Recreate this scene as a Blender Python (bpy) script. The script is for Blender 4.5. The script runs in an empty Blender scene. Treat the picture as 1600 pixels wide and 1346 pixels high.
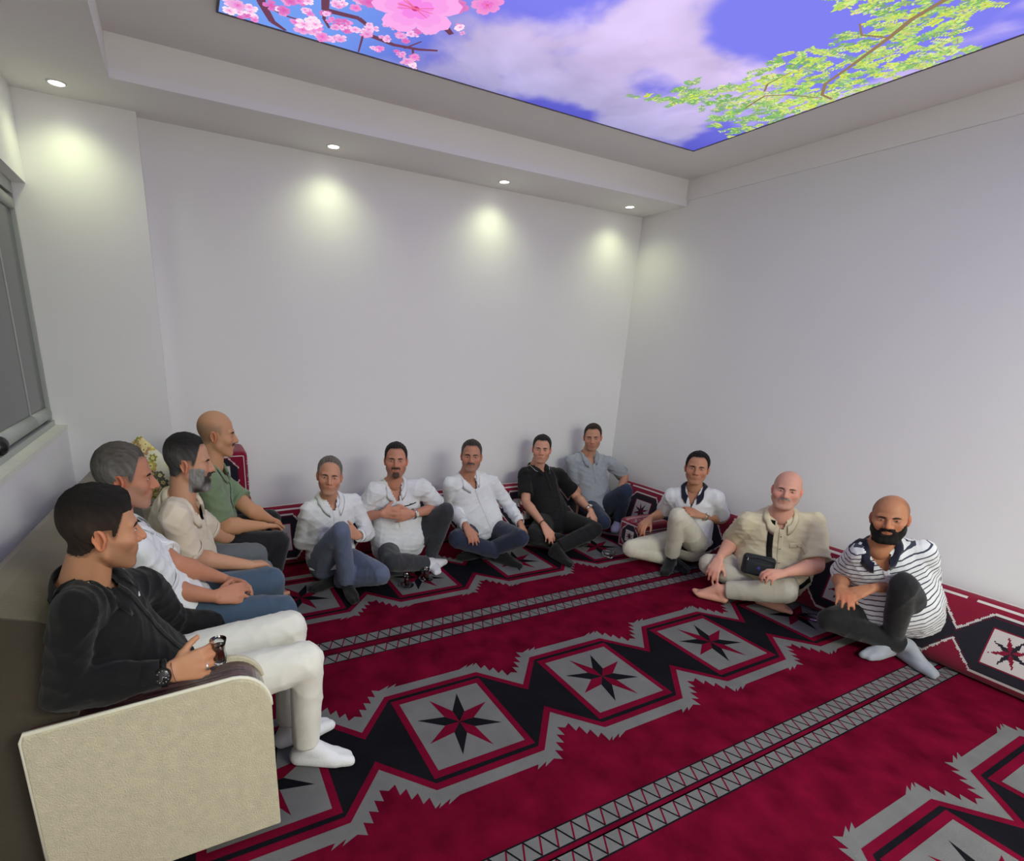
import bpy, math, random
import numpy as np
from mathutils import Matrix, Vector
from mathutils.bvhtree import BVHTree
random.seed(7); RNG = np.random.RandomState(7)
scn = bpy.context.scene
COL = scn.collection
# ------------------------------------------------------------------ camera
# all lengths below are laid out in metres and brought to the room's final proportions by S
S = np.array([0.94139, 0.98047, 1.08341])
FPX, CX, CY = 813.634, 705.83, 778.12
CAM = np.array([-3.84927, -3.92309, 1.59954])
Rr = np.array([[0.89295108, -0.4483609, 0.04013577], [-0.09203863, -0.26912266, -0.95869802], [0.44064415, 0.85237638, -0.28157989]])
cd = bpy.data.cameras.new('camera'); cam = bpy.data.objects.new('camera', cd); COL.objects.link(cam)
cam.matrix_world = Matrix([[Rr[0][0], -Rr[1][0], -Rr[2][0], CAM[0]], [Rr[0][1], -Rr[1][1], -Rr[2][1], CAM[1]], [Rr[0][2], -Rr[1][2], -Rr[2][2], CAM[2]], [0, 0, 0, 1]])
cd.sensor_fit = 'HORIZONTAL'; cd.sensor_width = 36; cd.lens = FPX / 1600 * 36
cd.shift_x = (800 - CX) / 1600; cd.shift_y = (CY - 673) / 1600; cd.clip_start = 0.02
scn.camera = cam
# ------------------------------------------------------------------ world, exposure
w = bpy.data.worlds.new('world'); scn.world = w; w.use_nodes = True
w.node_tree.nodes['Background'].inputs[0].default_value = (0.02, 0.025, 0.04, 1)
w.node_tree.nodes['Background'].inputs[1].default_value = 0.3
vs = scn.view_settings
scn.display_settings.display_device = 'sRGB'
vs.view_transform = 'Standard'; vs.look = 'None'; vs.gamma = 1.0; vs.use_curve_mapping = False
vs.exposure = 0.56
PANEL_E = 0.70          # brightness of the backlit ceiling print
SPOT_W = 6.0           # power of each recessed ceiling spot
FILL_W = 90.0          # power of the added fill light behind the camera
# ------------------------------------------------------------------ ceiling spots and added fill light
SPOTS = [(-4.54, -.28), (-3.04, -.19), (-1.688, -.19), (-.381, -.21), (-4.54, -1.55), (-4.54, -2.9), (-4.54, -4.25)]
def add_spot(x, y, z):
    l = bpy.data.lights.new('spot_bulb', 'SPOT'); l.energy = SPOT_W; l.color = (.90, 1., .58)
    l.spot_size = math.radians(140); l.spot_blend = 1.; l.shadow_soft_size = .075
    o = bpy.data.objects.new('spot_bulb', l); COL.objects.link(o); o.location = np.array([x, y, z]) * S
    return o
for (x, y) in SPOTS: add_spot(x, y, 2.535)
def area(name, loc, rot, size, e, col):
    l = bpy.data.lights.new(name, 'AREA'); l.shape = 'RECTANGLE'; l.size, l.size_y = size; l.energy = e; l.color = col
    o = bpy.data.objects.new(name, l); COL.objects.link(o); o.location = np.array(loc) * S; o.rotation_euler = rot
    return o
# added fill: unseen area light over the rear half, brightens the room
area('rear_fill_light', (-2.0, -5.45, 2.50), (0, 0, 0), (1.6, .5), FILL_W, (.96, 1, .84))

# ------------------------------------------------------------------ mesh helpers
def unit(v):
    v = np.asarray(v, float); return v / (np.linalg.norm(v) + 1e-12)
def mk(name, V, F, mats, parent=None, midx=None, col=None, smooth=True, origin=None, raw=False):
    V = np.asarray(V, float)
    if not raw: V = V * S
    org = np.array(parent_org(parent)) if parent is not None else (np.asarray(origin, float) * S if origin is not None else None)
    if org is None:
        org = np.array([(V[:, 0].min() + V[:, 0].max()) / 2, (V[:, 1].min() + V[:, 1].max()) / 2, V[:, 2].min()])
    me = bpy.data.meshes.new(name)
    me.from_pydata((V - org).tolist(), [], F.tolist() if isinstance(F, np.ndarray) else F)
    if not isinstance(mats, (list, tuple)): mats = [mats]
    for m in mats: me.materials.append(m)
    if midx is not None: me.polygons.foreach_set('material_index', np.asarray(midx, np.int32))
    me.polygons.foreach_set('use_smooth', np.full(len(me.polygons), smooth))
    if col is not None:
        col = np.asarray(col, float)
        a = me.color_attributes.new('Col', 'FLOAT_COLOR', 'POINT' if len(col) == len(V) else 'CORNER')
        if len(col) == len(V): c4 = np.ones((len(V), 4)); c4[:, :3] = col
        else:
            tot = np.zeros(len(me.polygons), np.int32); me.polygons.foreach_get('loop_total', tot)
            c4 = np.ones((tot.sum(), 4)); c4[:, :3] = np.repeat(col, tot, axis=0)
        a.data.foreach_set('color', c4.ravel())
    me.update()
    o = bpy.data.objects.new(name, me); COL.objects.link(o)
    if parent is not None:
        o.parent = parent; o.location = (0, 0, 0)
    else: o.location = org
    o['_org'] = [float(c) for c in org]
    return o
def parent_org(p): return list(p['_org'])
def empty(name, loc, label=None, cat=None, group=None, kind=None):
    o = bpy.data.objects.new(name, None); COL.objects.link(o); org = np.asarray(loc, float) * S
    o.location = org; o['_org'] = [float(c) for c in org]; o.empty_display_size = .1
    return tag(o, label, cat, group, kind)
def tag(o, label=None, cat=None, group=None, kind=None):
    if label: o['label'] = label
    if cat: o['category'] = cat
    if group: o['group'] = group
    if kind: o['kind'] = kind
    return o
def merge(parts):
    V = []; F = []; n = 0
    for v, f in parts:
        V.append(np.asarray(v, float)); F += [tuple(int(i) + n for i in q) for q in f]; n += len(v)
    return np.concatenate(V), F
def loft(rings, caps=True, closed=True):
    rings = [np.asarray(r) for r in rings]; n = len(rings[0]); V = np.concatenate(rings); F = []
    for i in range(len(rings) - 1):
        for j in range(n if closed else n - 1):
            k = (j + 1) % n; F.append((i * n + j, i * n + k, (i + 1) * n + k, (i + 1) * n + j))
    if caps: F.append(tuple(range(n))[::-1]); F.append(tuple(range((len(rings) - 1) * n, len(rings) * n)))
    return V, F
def frame(d, hint=(0, 0, 1)):
    d = unit(d); h = np.asarray(hint, float)
    if abs(d @ unit(h)) > .95: h = np.array([1, 0, 0]) if abs(d[0]) < .8 else np.array([0, 1, 0])
    a = unit(np.cross(d, h)); return a, np.cross(d, a), d
def cone(p0, p1, r0, r1, n=18, flat=None, hint=(0, 0, 1)):
    p0 = np.asarray(p0, float); p1 = np.asarray(p1, float); a, b, d = frame(p1 - p0, hint); fa = flat or 1
    t = np.linspace(0, 2 * np.pi, n, endpoint=False)[:, None]
    return loft([p0 + r0 * (np.cos(t) * a + np.sin(t) * b * fa), p1 + r1 * (np.cos(t) * a + np.sin(t) * b * fa)])
def cap(p0, p1, r0, r1, n=16, m=5, flat=1., hint=(0, 0, 1)):
    p0 = np.asarray(p0, float); p1 = np.asarray(p1, float); a, b, d = frame(p1 - p0, hint)
    t = np.linspace(0, 2 * np.pi, n, endpoint=False)[:, None]; R = []
    for i in range(m): q = -np.pi / 2 * (1 - (i + .15) / m); R.append(p0 + d * r0 * math.sin(q) * flat + r0 * math.cos(q) * (np.cos(t) * a + np.sin(t) * b * flat))
    R.append(p0 + r0 * (np.cos(t) * a + np.sin(t) * b * flat)); R.append(p1 + r1 * (np.cos(t) * a + np.sin(t) * b * flat))
    for i in range(m): q = np.pi / 2 * (i + .85) / m; R.append(p1 + d * r1 * math.sin(q) * flat + r1 * math.cos(q) * (np.cos(t) * a + np.sin(t) * b * flat))
    return loft(R)
def chain(pts, rad, **k):
    return [cap(pts[i], pts[i + 1], rad[i], rad[i + 1], **k) for i in range(len(pts) - 1)]
def ell(c, ax, r, n=20, m=12):
    ax = np.array([unit(a) for a in ax]); t = np.linspace(0, 2 * np.pi, n, endpoint=False); R = []
    for i in range(m + 1):
        q = np.pi * (i + .02 * (i == 0) - .02 * (i == m)) / m
        R.append(np.asarray(c) + r[2] * math.cos(q) * ax[2] + math.sin(q) * (r[0] * np.cos(t)[:, None] * ax[0] + r[1] * np.sin(t)[:, None] * ax[1]))
    return loft(R[::-1])
def box(x0, x1, y0, y1, z0, z1):
    V = [(x, y, z) for z in (z0, z1) for y in (y0, y1) for x in (x0, x1)]
    return np.array(V, float), [(0, 2, 3, 1), (4, 5, 7, 6), (0, 1, 5, 4), (2, 6, 7, 3), (0, 4, 6, 2), (1, 3, 7, 5)]
def tube(pts, r, n=8, closed=False):
    pts = np.asarray(pts, float); R = []; N = len(pts); pa = None
    for i in range(N):
        if closed: d = pts[(i + 1) % N] - pts[i - 1]
        else: d = pts[min(i + 1, N - 1)] - pts[max(i - 1, 0)]
        a, b, d = frame(d, pa if pa is not None else (0, 0, 1)) if pa is None else (lambda dd: (unit(pa - (pa @ dd) * dd), np.cross(dd, unit(pa - (pa @ dd) * dd)), dd))(unit(d))
        pa = a; t = np.linspace(0, 2 * np.pi, n, endpoint=False)[:, None]; rr = r[i] if hasattr(r, '__len__') else r
        R.append(pts[i] + rr * (np.cos(t) * a + np.sin(t) * b))
    if closed: R.append(R[0])
    return loft(R, caps=not closed)
def lathe(prof, c, n=24, caps=False):
    t = np.linspace(0, 2 * np.pi, n, endpoint=False)
    return loft([np.stack([c[0] + r * np.cos(t), c[1] + r * np.sin(t), np.full(n, c[2] + z)], 1) for r, z in prof], caps=caps)
def rbox(x0, x1, y0, y1, z0, z1, r=.02, seg=3):
    """box with rounded edges"""
    import bmesh
    V, F = box(x0, x1, y0, y1, z0, z1); bm = bmesh.new(); vs_ = [bm.verts.new(v) for v in V]
    for f in F: bm.faces.new([vs_[i] for i in f])
    bmesh.ops.bevel(bm, geom=bm.edges[:], offset=r, segments=seg, profile=.5, affect='EDGES')
    bm.verts.index_update(); V = np.array([v.co[:] for v in bm.verts]); F = [tuple(v.index for v in f.verts) for f in bm.faces]; bm.free()
    return V, F
def remesh(parts, vox, it=3, fac=.6):
    V, F = merge(parts); me = bpy.data.meshes.new('tmp'); me.from_pydata(V.tolist(), [], F)
    o = bpy.data.objects.new('tmp', me); COL.objects.link(o)
    m = o.modifiers.new('r', 'REMESH'); m.mode = 'VOXEL'; m.voxel_size = vox; m.adaptivity = 0
    if it: s = o.modifiers.new('s', 'SMOOTH'); s.factor = fac; s.iterations = it
    dg = bpy.context.evaluated_depsgraph_get(); ev = o.evaluated_get(dg); m2 = ev.to_mesh()
    nv = len(m2.vertices); v = np.zeros(nv * 3); m2.vertices.foreach_get('co', v); nf = len(m2.polygons)
    ls = np.zeros(len(m2.loops), np.int32); m2.loops.foreach_get('vertex_index', ls)
    nr = np.zeros(nv * 3); m2.vertices.foreach_get('normal', nr)
    lt = np.zeros(nf, np.int32); m2.polygons.foreach_get('loop_total', lt)
    ev.to_mesh_clear(); bpy.data.objects.remove(o); bpy.data.meshes.remove(me)
    assert (lt == 4).all()
    return v.reshape(-1, 3), ls.reshape(-1, 4), nr.reshape(-1, 3)
def compact(V, F, keep):
    F = np.asarray(F)[keep]; u, inv = np.unique(F, return_inverse=True)
    return V[u], inv.reshape(F.shape), u
def folds(V, seed, f=22., amp=.003, ridge=True):
    rs = np.random.RandomState(seed); n = np.zeros(len(V))
    for i in range(4):
        k = rs.randn(3); k = k / np.linalg.norm(k) * f * (1 + .5 * i); k2 = rs.randn(3) * f * .35
        s = np.sin(V @ k + rs.rand() * 6 + 1.6 * np.sin(V @ k2 + rs.rand() * 6))
        n += ((1 - np.abs(s)) ** 2 * 1.4 - .4 if ridge else s) / (1 + .6 * i)
    return n * amp / 2
# ------------------------------------------------------------------ materials
def mat(name, col, rough=.8, metal=0., spec=.3, noise=None, bump=None, coat=0., sheen=0., attr=False, emit=None, estr=1., trans=0., ior=1.45):
    m = bpy.data.materials.new(name); m.use_nodes = True; nt = m.node_tree; N = nt.nodes; L = nt.links; b = N['Principled BSDF']
    b.inputs['Base Color'].default_value = (*col, 1); b.inputs['Roughness'].default_value = rough; b.inputs['Metallic'].default_value = metal
    b.inputs['Specular IOR Level'].default_value = spec; b.inputs['Coat Weight'].default_value = coat; b.inputs['Sheen Weight'].default_value = sheen
    b.inputs['Transmission Weight'].default_value = trans; b.inputs['IOR'].default_value = ior
    if sheen: b.inputs['Sheen Roughness'].default_value = .5
    src = None
    if attr:
        a = N.new('ShaderNodeAttribute'); a.attribute_name = 'Col'; src = a.outputs['Color']; L.new(src, b.inputs['Base Color'])
    tc = N.new('ShaderNodeTexCoord')
    if noise:      # (scale, amount, detail)
        n = N.new('ShaderNodeTexNoise'); n.inputs['Scale'].default_value = noise[0]; n.inputs['Detail'].default_value = noise[2]
        L.new(tc.outputs['Object'], n.inputs['Vector'])
        r = N.new('ShaderNodeMapRange'); r.inputs['From Min'].default_value = .3; r.inputs['From Max'].default_value = .7
        r.inputs['To Min'].default_value = 1 - noise[1]; r.inputs['To Max'].default_value = 1 + noise[1]; L.new(n.outputs['Fac'], r.inputs['Value'])
        mx = N.new('ShaderNodeVectorMath'); mx.operation = 'SCALE'
        if src is not None: L.new(src, mx.inputs[0])
        else: mx.inputs[0].default_value = col
        L.new(r.outputs[0], mx.inputs['Scale']); L.new(mx.outputs[0], b.inputs['Base Color'])
    if bump:       # (scale, strength, distance)
        n = N.new('ShaderNodeTexNoise'); n.inputs['Scale'].default_value = bump[0]; n.inputs['Detail'].default_value = 3; L.new(tc.outputs['Object'], n.inputs['Vector'])
        bp = N.new('ShaderNodeBump'); bp.inputs['Strength'].default_value = bump[1]; bp.inputs['Distance'].default_value = bump[2]
        L.new(n.outputs['Fac'], bp.inputs['Height']); L.new(bp.outputs[0], b.inputs['Normal'])
    if emit is not None:
        b.inputs['Emission Color'].default_value = (*emit, 1); b.inputs['Emission Strength'].default_value = estr
    return m
def hexc(r, g, b):
    f = lambda c: ((c / 255 + .055) / 1.055) ** 2.4 if c > 10 else c / 255 / 12.92
    return (f(r), f(g), f(b))
M_wall = mat('wall_paint', (.86, .85, .85), .85, noise=(1.3, .012, 2), bump=(60, .05, .002))
M_ceil = mat('ceiling_paint', (.88, .86, .85), .9, noise=(1.1, .012, 2))
M_trim = mat('trim_paint', (.88, .87, .90), .8)
M_sill = mat('sill_stone', (.80, .80, .72), .5, noise=(20, .04, 3))
M_alu = mat('window_aluminium', (.45, .47, .45), .45, .3)
M_glass = mat('window_pane', (.09, .10, .10), .16, 0, .6)
M_black = mat('black_plastic', (.012, .012, .013), .4)
M_lampw = mat('lamp_rim', (.8, .8, .76), .5)
M_lampe = mat('lamp_lens', (1, 1, 1), .5, emit=(1, 1, .93), estr=6.)

# ------------------------------------------------------------------ room shell
HS, HC, HW = 2.5596, 2.74, 2.597
XL, XP, YP, YB = -4.78, -4.191, -.09, -6.3
XS, A_ = -4.287, .482
def struct(name, parts, m, smooth=False, **k):
    V, F = merge(parts); o = mk(name, V, F, m, smooth=smooth, **k); o['kind'] = 'structure'; return o
struct('floor', [box(XL - .3, .2, YB - .2, .2, -.1, -.006)], mat('floor_screed', (.25, .24, .23), .9))
struct('wall_back', [box(XL - .25, .2, 0, .15, -.006, 2.9)], M_wall)
struct('wall_right', [box(0, .15, YB, -.0005, -.006, 2.9)], M_wall)
struct('wall_rear', [box(XL - .25, .15, YB - .15, YB, -.006, 2.9)], M_wall)
WS, WH = .9627, 2.1547
struct('wall_left', [box(XL - .25, XL, YB, -.0005, -.006, WS), box(XL - .25, XL, YB, -.0005, WH, 2.9), box(XL - .25, XL, YB, -3.6, WS, WH), box(XL - .25, XL, YP + .0, -.0005, WS, WH)], M_wall)
struct('trim_1', [box(XL, XP, YP, -.0005, -.006, HS)], M_wall)                                     # pilaster in the back left corner
tag(bpy.data.objects['trim_1'], kind='structure')
struct('ceiling', [box(XL, 0, YB, 0, HC, 2.9)], M_ceil)
struct('trim_2', [box(XL, -.0005, -A_, -.0008, HS, HC - .0005)], M_ceil)                                  # dropped soffit along the back wall
struct('trim_3', [box(XL + .0005, XS, YB + .001, -A_, HS, HC - .0006)], M_ceil)                           # dropped soffit along the left wall
struct('trim_4', [box(XS + .001, -.012, -A_ - .016, -A_, HS - .001, HW)], M_trim)                     # lower lip of the back soffit
struct('trim_5', [box(-.012, -.0004, YB + .001, -A_ - .001, HW, HC - .0007)], M_ceil)                     # band at the top of the right wall
struct('trim_6', [box(XS, -.013, YB + .001, YB + .6, HS, HC - .0008)], M_ceil)
V, F = merge([box(XL, XL + .014, YB + .02, YP - .0005, -.005, .085)]); o = mk('baseboard_left', V, F, mat('baseboard_paint', (.72, .72, .62), .5), smooth=False); o['kind'] = 'structure'
# window in the left wall: sill, folding glass panels with rounded rails
wy0, wy1 = -3.6, YP - .012
V, F = merge([box(XL - .2, XL + .006, wy0, wy1 + .012, WS - .02, WS + .003)]); o = mk('window_sill', V, F, M_sill, smooth=False); o['kind'] = 'structure'; o.name = 'trim_7'
win = empty('window_1', (XL - .09, (wy0 + wy1) / 2, WS), kind='structure')
xf = XL - .085
V, F = merge([box(xf - .04, xf + .02, wy0, wy1, WH - .06, WH - .002), box(xf - .05, xf + .03, wy0, wy1, WS + .004, WS + .03), box(xf - .03, xf + .02, wy1 - .02, wy1, WS + .03, WH - .06), box(xf - .03, xf + .02, wy0, wy0 + .02, WS + .03, WH - .06)])
mk('window_frame', V, F, M_alu, win, smooth=False)
edges = [wy1 - .022, -.50, -1.12, -1.74, -2.36, -2.98, wy0 + .022]
for i in range(6):
    y1, y0 = edges[i] - .004, edges[i + 1] + .004
    p = mk('window_panel', *merge([box(xf - .012, xf, y0, y1, WS + .09, WH - .10)]), M_glass, win, smooth=False)
    for (z, r) in ((WS + .07, .033), (WH - .10, .030)):
        t = np.linspace(0, 2 * np.pi, 20, endpoint=False)
        rg = lambda y: np.stack([xf + .002 + r * .8 * np.cos(t), np.full(20, y), z + r * np.sin(t)], 1)
        mk('rail', *loft([rg(y0), rg(y1)]), M_alu, p)
    if i < 5: mk('edge_strip', *box(xf - .014, xf + .004, y0 - .008, y0 + .004, WS + .10, WH - .12), M_alu, p, smooth=False)
mk('hinge', *merge([cap((xf + .01, -1.13, WS + .065), (xf + .02, -1.17, WS + .06), .034, .03)]), M_black, win)
# recessed ceiling spots
for i, (x, y) in enumerate(SPOTS):
    t = empty('ceiling_spotlight', (x, y, HS), ['recessed ceiling spotlight over the corner beside the window', 'recessed ceiling spotlight in the soffit, second from the window along the back wall', 'recessed ceiling spotlight in the soffit above the middle of the back wall', 'recessed ceiling spotlight in the soffit nearest the right hand corner',
        'recessed ceiling spotlight over the far half of the sofa', 'recessed ceiling spotlight over the near end of the sofa', 'recessed ceiling spotlight behind the photographer by the left wall'][i], 'spotlight', 'recessed spotlights in the soffit')
    mk('rim', *lathe([(.036, -.002), (.040, -.006), (.046, -.004), (.048, 0), (.046, .004)], (x, y, HS)), M_lampw, t)
    mk('lens', *merge([lathe([(.0005, -.0022), (.036, -.0018)], (x, y, HS))]), M_lampe, t)
# ------------------------------------------------------------------ backlit ceiling print
panel = empty('ceiling_light_panel', (-2.17, -2.9, HC), 'large backlit ceiling print of blue sky, clouds, pink blossom and green leaves', 'light panel')
px0, px1, py0, py1 = -3.782, -.565, -4.9, -.960
def emat(name, k):
    m = bpy.data.materials.new(name); m.use_nodes = True; nt = m.node_tree; nt.nodes.clear()
    a = nt.nodes.new('ShaderNodeAttribute'); a.attribute_name = 'Col'; e = nt.nodes.new('ShaderNodeEmission'); e.inputs[1].default_value = k
    o_ = nt.nodes.new('ShaderNodeOutputMaterial'); nt.links.new(a.outputs['Color'], e.inputs[0]); nt.links.new(e.outputs[0], o_.inputs[0]); return m
M_print = emat('backlit_print', PANEL_E)
def vnoise(P, f, seed):
    rs = np.random.RandomState(seed); g = rs.rand(64, 64); q = P * f + 100.3; i = np.floor(q).astype(int); u = q - i; u = u * u * (3 - 2 * u)
    a = g[i[:, 0] % 64, i[:, 1] % 64]; b = g[(i[:, 0] + 1) % 64, i[:, 1] % 64]; c = g[i[:, 0] % 64, (i[:, 1] + 1) % 64]; d = g[(i[:, 0] + 1) % 64, (i[:, 1] + 1) % 64]
    return (a * (1 - u[:, 0]) + b * u[:, 0]) * (1 - u[:, 1]) + (c * (1 - u[:, 0]) + d * u[:, 0]) * u[:, 1]
def fbm(P, f, seed, o=5): return sum(vnoise(P, f * 2 ** k, seed + k) * .5 ** k for k in range(o)) / 1.94
nx, ny = 230, 280
gx, gy = np.meshgrid(np.linspace(px0, px1, nx), np.linspace(py0, py1, ny)); P2 = np.stack([gx.ravel(), gy.ravel()], 1)
V = np.stack([P2[:, 0], P2[:, 1], np.full(len(P2), HC - .006)], 1); ii = np.arange(nx * ny).reshape(ny, nx)
F = np.stack([ii[:-1, :-1].ravel(), ii[1:, :-1].ravel(), ii[1:, 1:].ravel(), ii[:-1, 1:].ravel()], 1)
wp = P2 + .35 * np.stack([fbm(P2, 1.5, 3), fbm(P2, 1.5, 9)], 1)
cl = fbm(wp, 1.6, 21) * .9 + (fbm(wp * [1, 1], 5., 31) - .5) * .5
def blob(cx_, cy_, r, k, sx=1.): return k * np.exp(-(((P2[:, 0] - cx_) / sx) ** 2 + (P2[:, 1] - cy_) ** 2) / r ** 2)
cl += blob(-2.25, -1.15, .28, .40, 2.0) + blob(-2.1, -1.6, .33, .36, 1.6) + blob(-1.95, -1.95, .25, .3) + blob(-1.4, -1.75, .22, .25, 1.5) + blob(-.82, -2.85, .3, .35) + blob(-1.2, -1.15, .3, .15, 2.) + blob(-2.6, -1.35, .25, .2)
cl += blob(-.95, -1.12, .22, .25, 2.) - blob(-1.75, -.98, .13, .5, 1.8) - blob(-1.60, -2.2, .3, .5, 1.) - blob(-3.15, -1.2, .28, .35, 1.5) - blob(-.62, -1.1, .2, .4) - blob(-2.7, -1.9, .35, .35) - blob(-1.62, -1.5, .16, .4, 1.6) - blob(-1.2, -2.6, .35, .4)
cf = np.clip((cl - .42) / .36, 0, 1)[:, None]; cf = cf * cf * (3 - 2 * cf)
edge = np.clip((P2[:, 1] + 1.75) / .8, 0, 1)[:, None]
edgel = np.clip((-2.7 - P2[:, 0]) / .6, 0, 1)[:, None]
sky = np.array(hexc(128, 128, 240)) * (1 - edge) + np.array(hexc(92, 92, 200)) * edge
sky = sky * (1 - edgel) + np.array(hexc(118, 158, 240)) * edgel
clc = np.array(hexc(226, 206, 250)) * (1 - edge) + np.array(hexc(172, 168, 215)) * edge
sh = np.clip(fbm(wp, 3.2, 77)[:, None] * 1.6 - .35, 0, 1)
clc = clc * (.78 + .3 * sh)
mk('printed_sky', V, F, M_print, panel, col=sky * (1 - cf) + clc * cf, smooth=False)
# flat printed shapes: branches, blossom, leaves
class Flat:
    def __init__(s, z): s.V = []; s.F = []; s.C = []; s.z = z
    def poly(s, pts, c, dz=0):
        pts = [(min(max(p[0], px0 + .004), px1 - .004), min(max(p[1], py0), py1 - .004)) for p in pts]
        n = len(s.V); s.V += [(p[0], p[1], s.z - dz) for p in pts]; s.F.append(tuple(range(n, n + len(pts)))); s.C.append(c)
    def strip(s, pts, w, c, dz=0):
        pts = np.array(pts, float)
        for i in range(len(pts) - 1):
            d = unit(np.append(pts[i + 1] - pts[i], 0))[:2]; n = np.array([-d[1], d[0]]); w0 = w * (1 - .6 * i / len(pts)) / 2; w1 = w * (1 - .6 * (i + 1) / len(pts)) / 2
            s.poly([pts[i] + n * w0, pts[i] - n * w0, pts[i + 1] - n * w1 + d * .003, pts[i + 1] + n * w1 + d * .003], c, dz)
    def build(s, name, m, parent, smooth=False): return mk(name, s.V, s.F, m, parent, col=s.C, smooth=smooth)
rd = random.Random(4)
fb = Flat(HC - .0075)
bark = hexc(112, 66, 90)
for l, wd in (([(-3.642, -1.27), (-3.616, -1.135), (-3.55, -1.012), (-3.482, -.965)], .045), ([(-3.393, -1.404), (-3.351, -1.227), (-3.2, -1.245), (-3.151, -1.217)], .04), ([(-3.351, -1.227), (-3.34, -1.16), (-3.30, -1.1)], .02), ([(-3.151, -1.217), (-3.135, -1.1), (-3.113, -.97)], .014), ([(-3.1, -1.14), (-2.978, -1.123), (-2.85, -1.15), (-2.767, -1.188)], .03), ([(-2.907, -1.442), (-2.84, -1.40), (-2.771, -1.352)], .045), ([(-2.881, -1.141), (-2.84, -1.05), (-2.781, -.97)], .012), ([(-2.92, -1.12), (-2.87, -1.22)], .012), ([(-3.6, -1.12), (-3.5, -1.09), (-3.42, -1.09)], .014)):
    fb.strip(l, wd, bark)
pk = [hexc(240, 150, 215), hexc(250, 205, 238), hexc(255, 230, 244), hexc(238, 175, 222), hexc(222, 125, 195)]
def blossom(cx_, cy_, r, base, n=5, dz=.0004, rot=None):
    rot = rd.random() * 6 if rot is None else rot
    for i in range(n):
        a = rot + i * 2 * math.pi / n; ln = r * rd.uniform(.85, 1.1); ca, sa = math.cos(a), math.sin(a)
        prof = [(0, .04), (.3, .27), (.6, .42), (.85, .38), (1.0, .18), (.94, 0), (1.0, -.18), (.85, -.38), (.6, -.42), (.3, -.27), (0, -.04)]
        for k, (sc, f) in enumerate(((1, 1.), (.72, .86), (.4, .62))):
            c = [base[j] * (f if j == 1 else (.9 + .1 * f)) for j in range(3)]
            fb.poly([(cx_ + (u * ca - v * sa) * ln * sc, cy_ + (u * sa + v * ca) * ln * sc) for u, v in prof], c, dz + k * .00012)
    fb.poly([(cx_ + .09 * r * math.cos(q), cy_ + .09 * r * math.sin(q)) for q in np.linspace(0, 6.28, 9)[:-1]], hexc(205, 60, 130), dz + .0005)
    for k in range(8):
        a = rd.random() * 6.28; fb.strip([(cx_, cy_), (cx_ + .38 * r * math.cos(a), cy_ + .38 * r * math.sin(a))], .03 * r, hexc(235, 110, 150), dz + .0006)
FL = [(-3.722, -1.032, .055), (-3.66, -1.047, .047), (-3.619, -.999, .033), (-3.679, -.99, .03), (-3.546, -1.113, .046), (-3.425, -1.057, .057), (-3.385, -1.109, .048), (-3.332, -1.052, .059), (-3.42, -1.171, .031), (-3.331, -1.196, .039), (-3.295, -1.15, .036), (-3.247, -1.143, .036), (-3.232, -1.198, .031), (-3.287, -1.0, .038), (-3.241, -1.063, .042), (-3.201, -1.147, .037), (-3.138, -1.148, .05), (-3.133, -1.21, .036), (-3.048, -1.062, .035), (-2.931, -1.064, .041), (-2.865, -1.018, .042), (-2.84, -1.062, .037), (-2.806, -.995, .034), (-3.044, -1.161, .029), (-2.965, -1.201, .038), (-2.923, -1.275, .041), (-3.219, -1.35, .066), (-2.876, -1.32, .04), (-2.751, -1.411, .031), (-3.30, -1.30, .04), (-3.52, -1.2, .04), (-3.46, -1.24, .04), (-3.05, -1.27, .04)]
for (x, y, r) in FL:
    for k in range(4): blossom(x + rd.uniform(-.7, .7) * r, y + rd.uniform(-.7, .7) * r, r * rd.uniform(.4, .85), pk[rd.randrange(5)], n=rd.choice((4, 5, 5)), dz=.0004 + .0007 * k)
blossom(-3.002, -1.45, .21, hexc(250, 172, 236), 5, dz=.0034, rot=.5)
for k in range(26): x = rd.uniform(-3.75, -2.7); y = rd.uniform(-2.3, -1.5); blossom(x, y, rd.uniform(.03, .09), pk[rd.randrange(5)])
fb.build('printed_blossom', M_print, panel)
fl_ = Flat(HC - .0075)
REG = [(-1.549, -2.356), (-1.234, -2.417), (-1.198, -2.305), (-1.187, -2.195), (-1.257, -2.091), (-1.319, -2.021), (-1.247, -1.962), (-1.199, -1.724), (-1.417, -1.592), (-1.523, -1.35), (-1.209, -1.448), (-1.011, -1.471), (-.62, -1.212), (-.58, -1.343), (-.579, -1.883), (-.578, -2.292), (-.587, -2.488), (-.888, -2.568), (-.989, -2.68), (-1.2, -3.1), (-1.6, -2.9)]
def inside(x, y, R):
    c = False; j = len(R) - 1
    for i in range(len(R)):
        if (R[i][1] > y) != (R[j][1] > y) and x < (R[j][0] - R[i][0]) * (y - R[i][1]) / (R[j][1] - R[i][1]) + R[i][0]: c = not c
        j = i
    return c
lc = [hexc(205, 225, 120), hexc(180, 215, 110), hexc(220, 235, 150), hexc(160, 205, 120), hexc(128, 180, 112), hexc(215, 230, 90)]
cnt = 0
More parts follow.
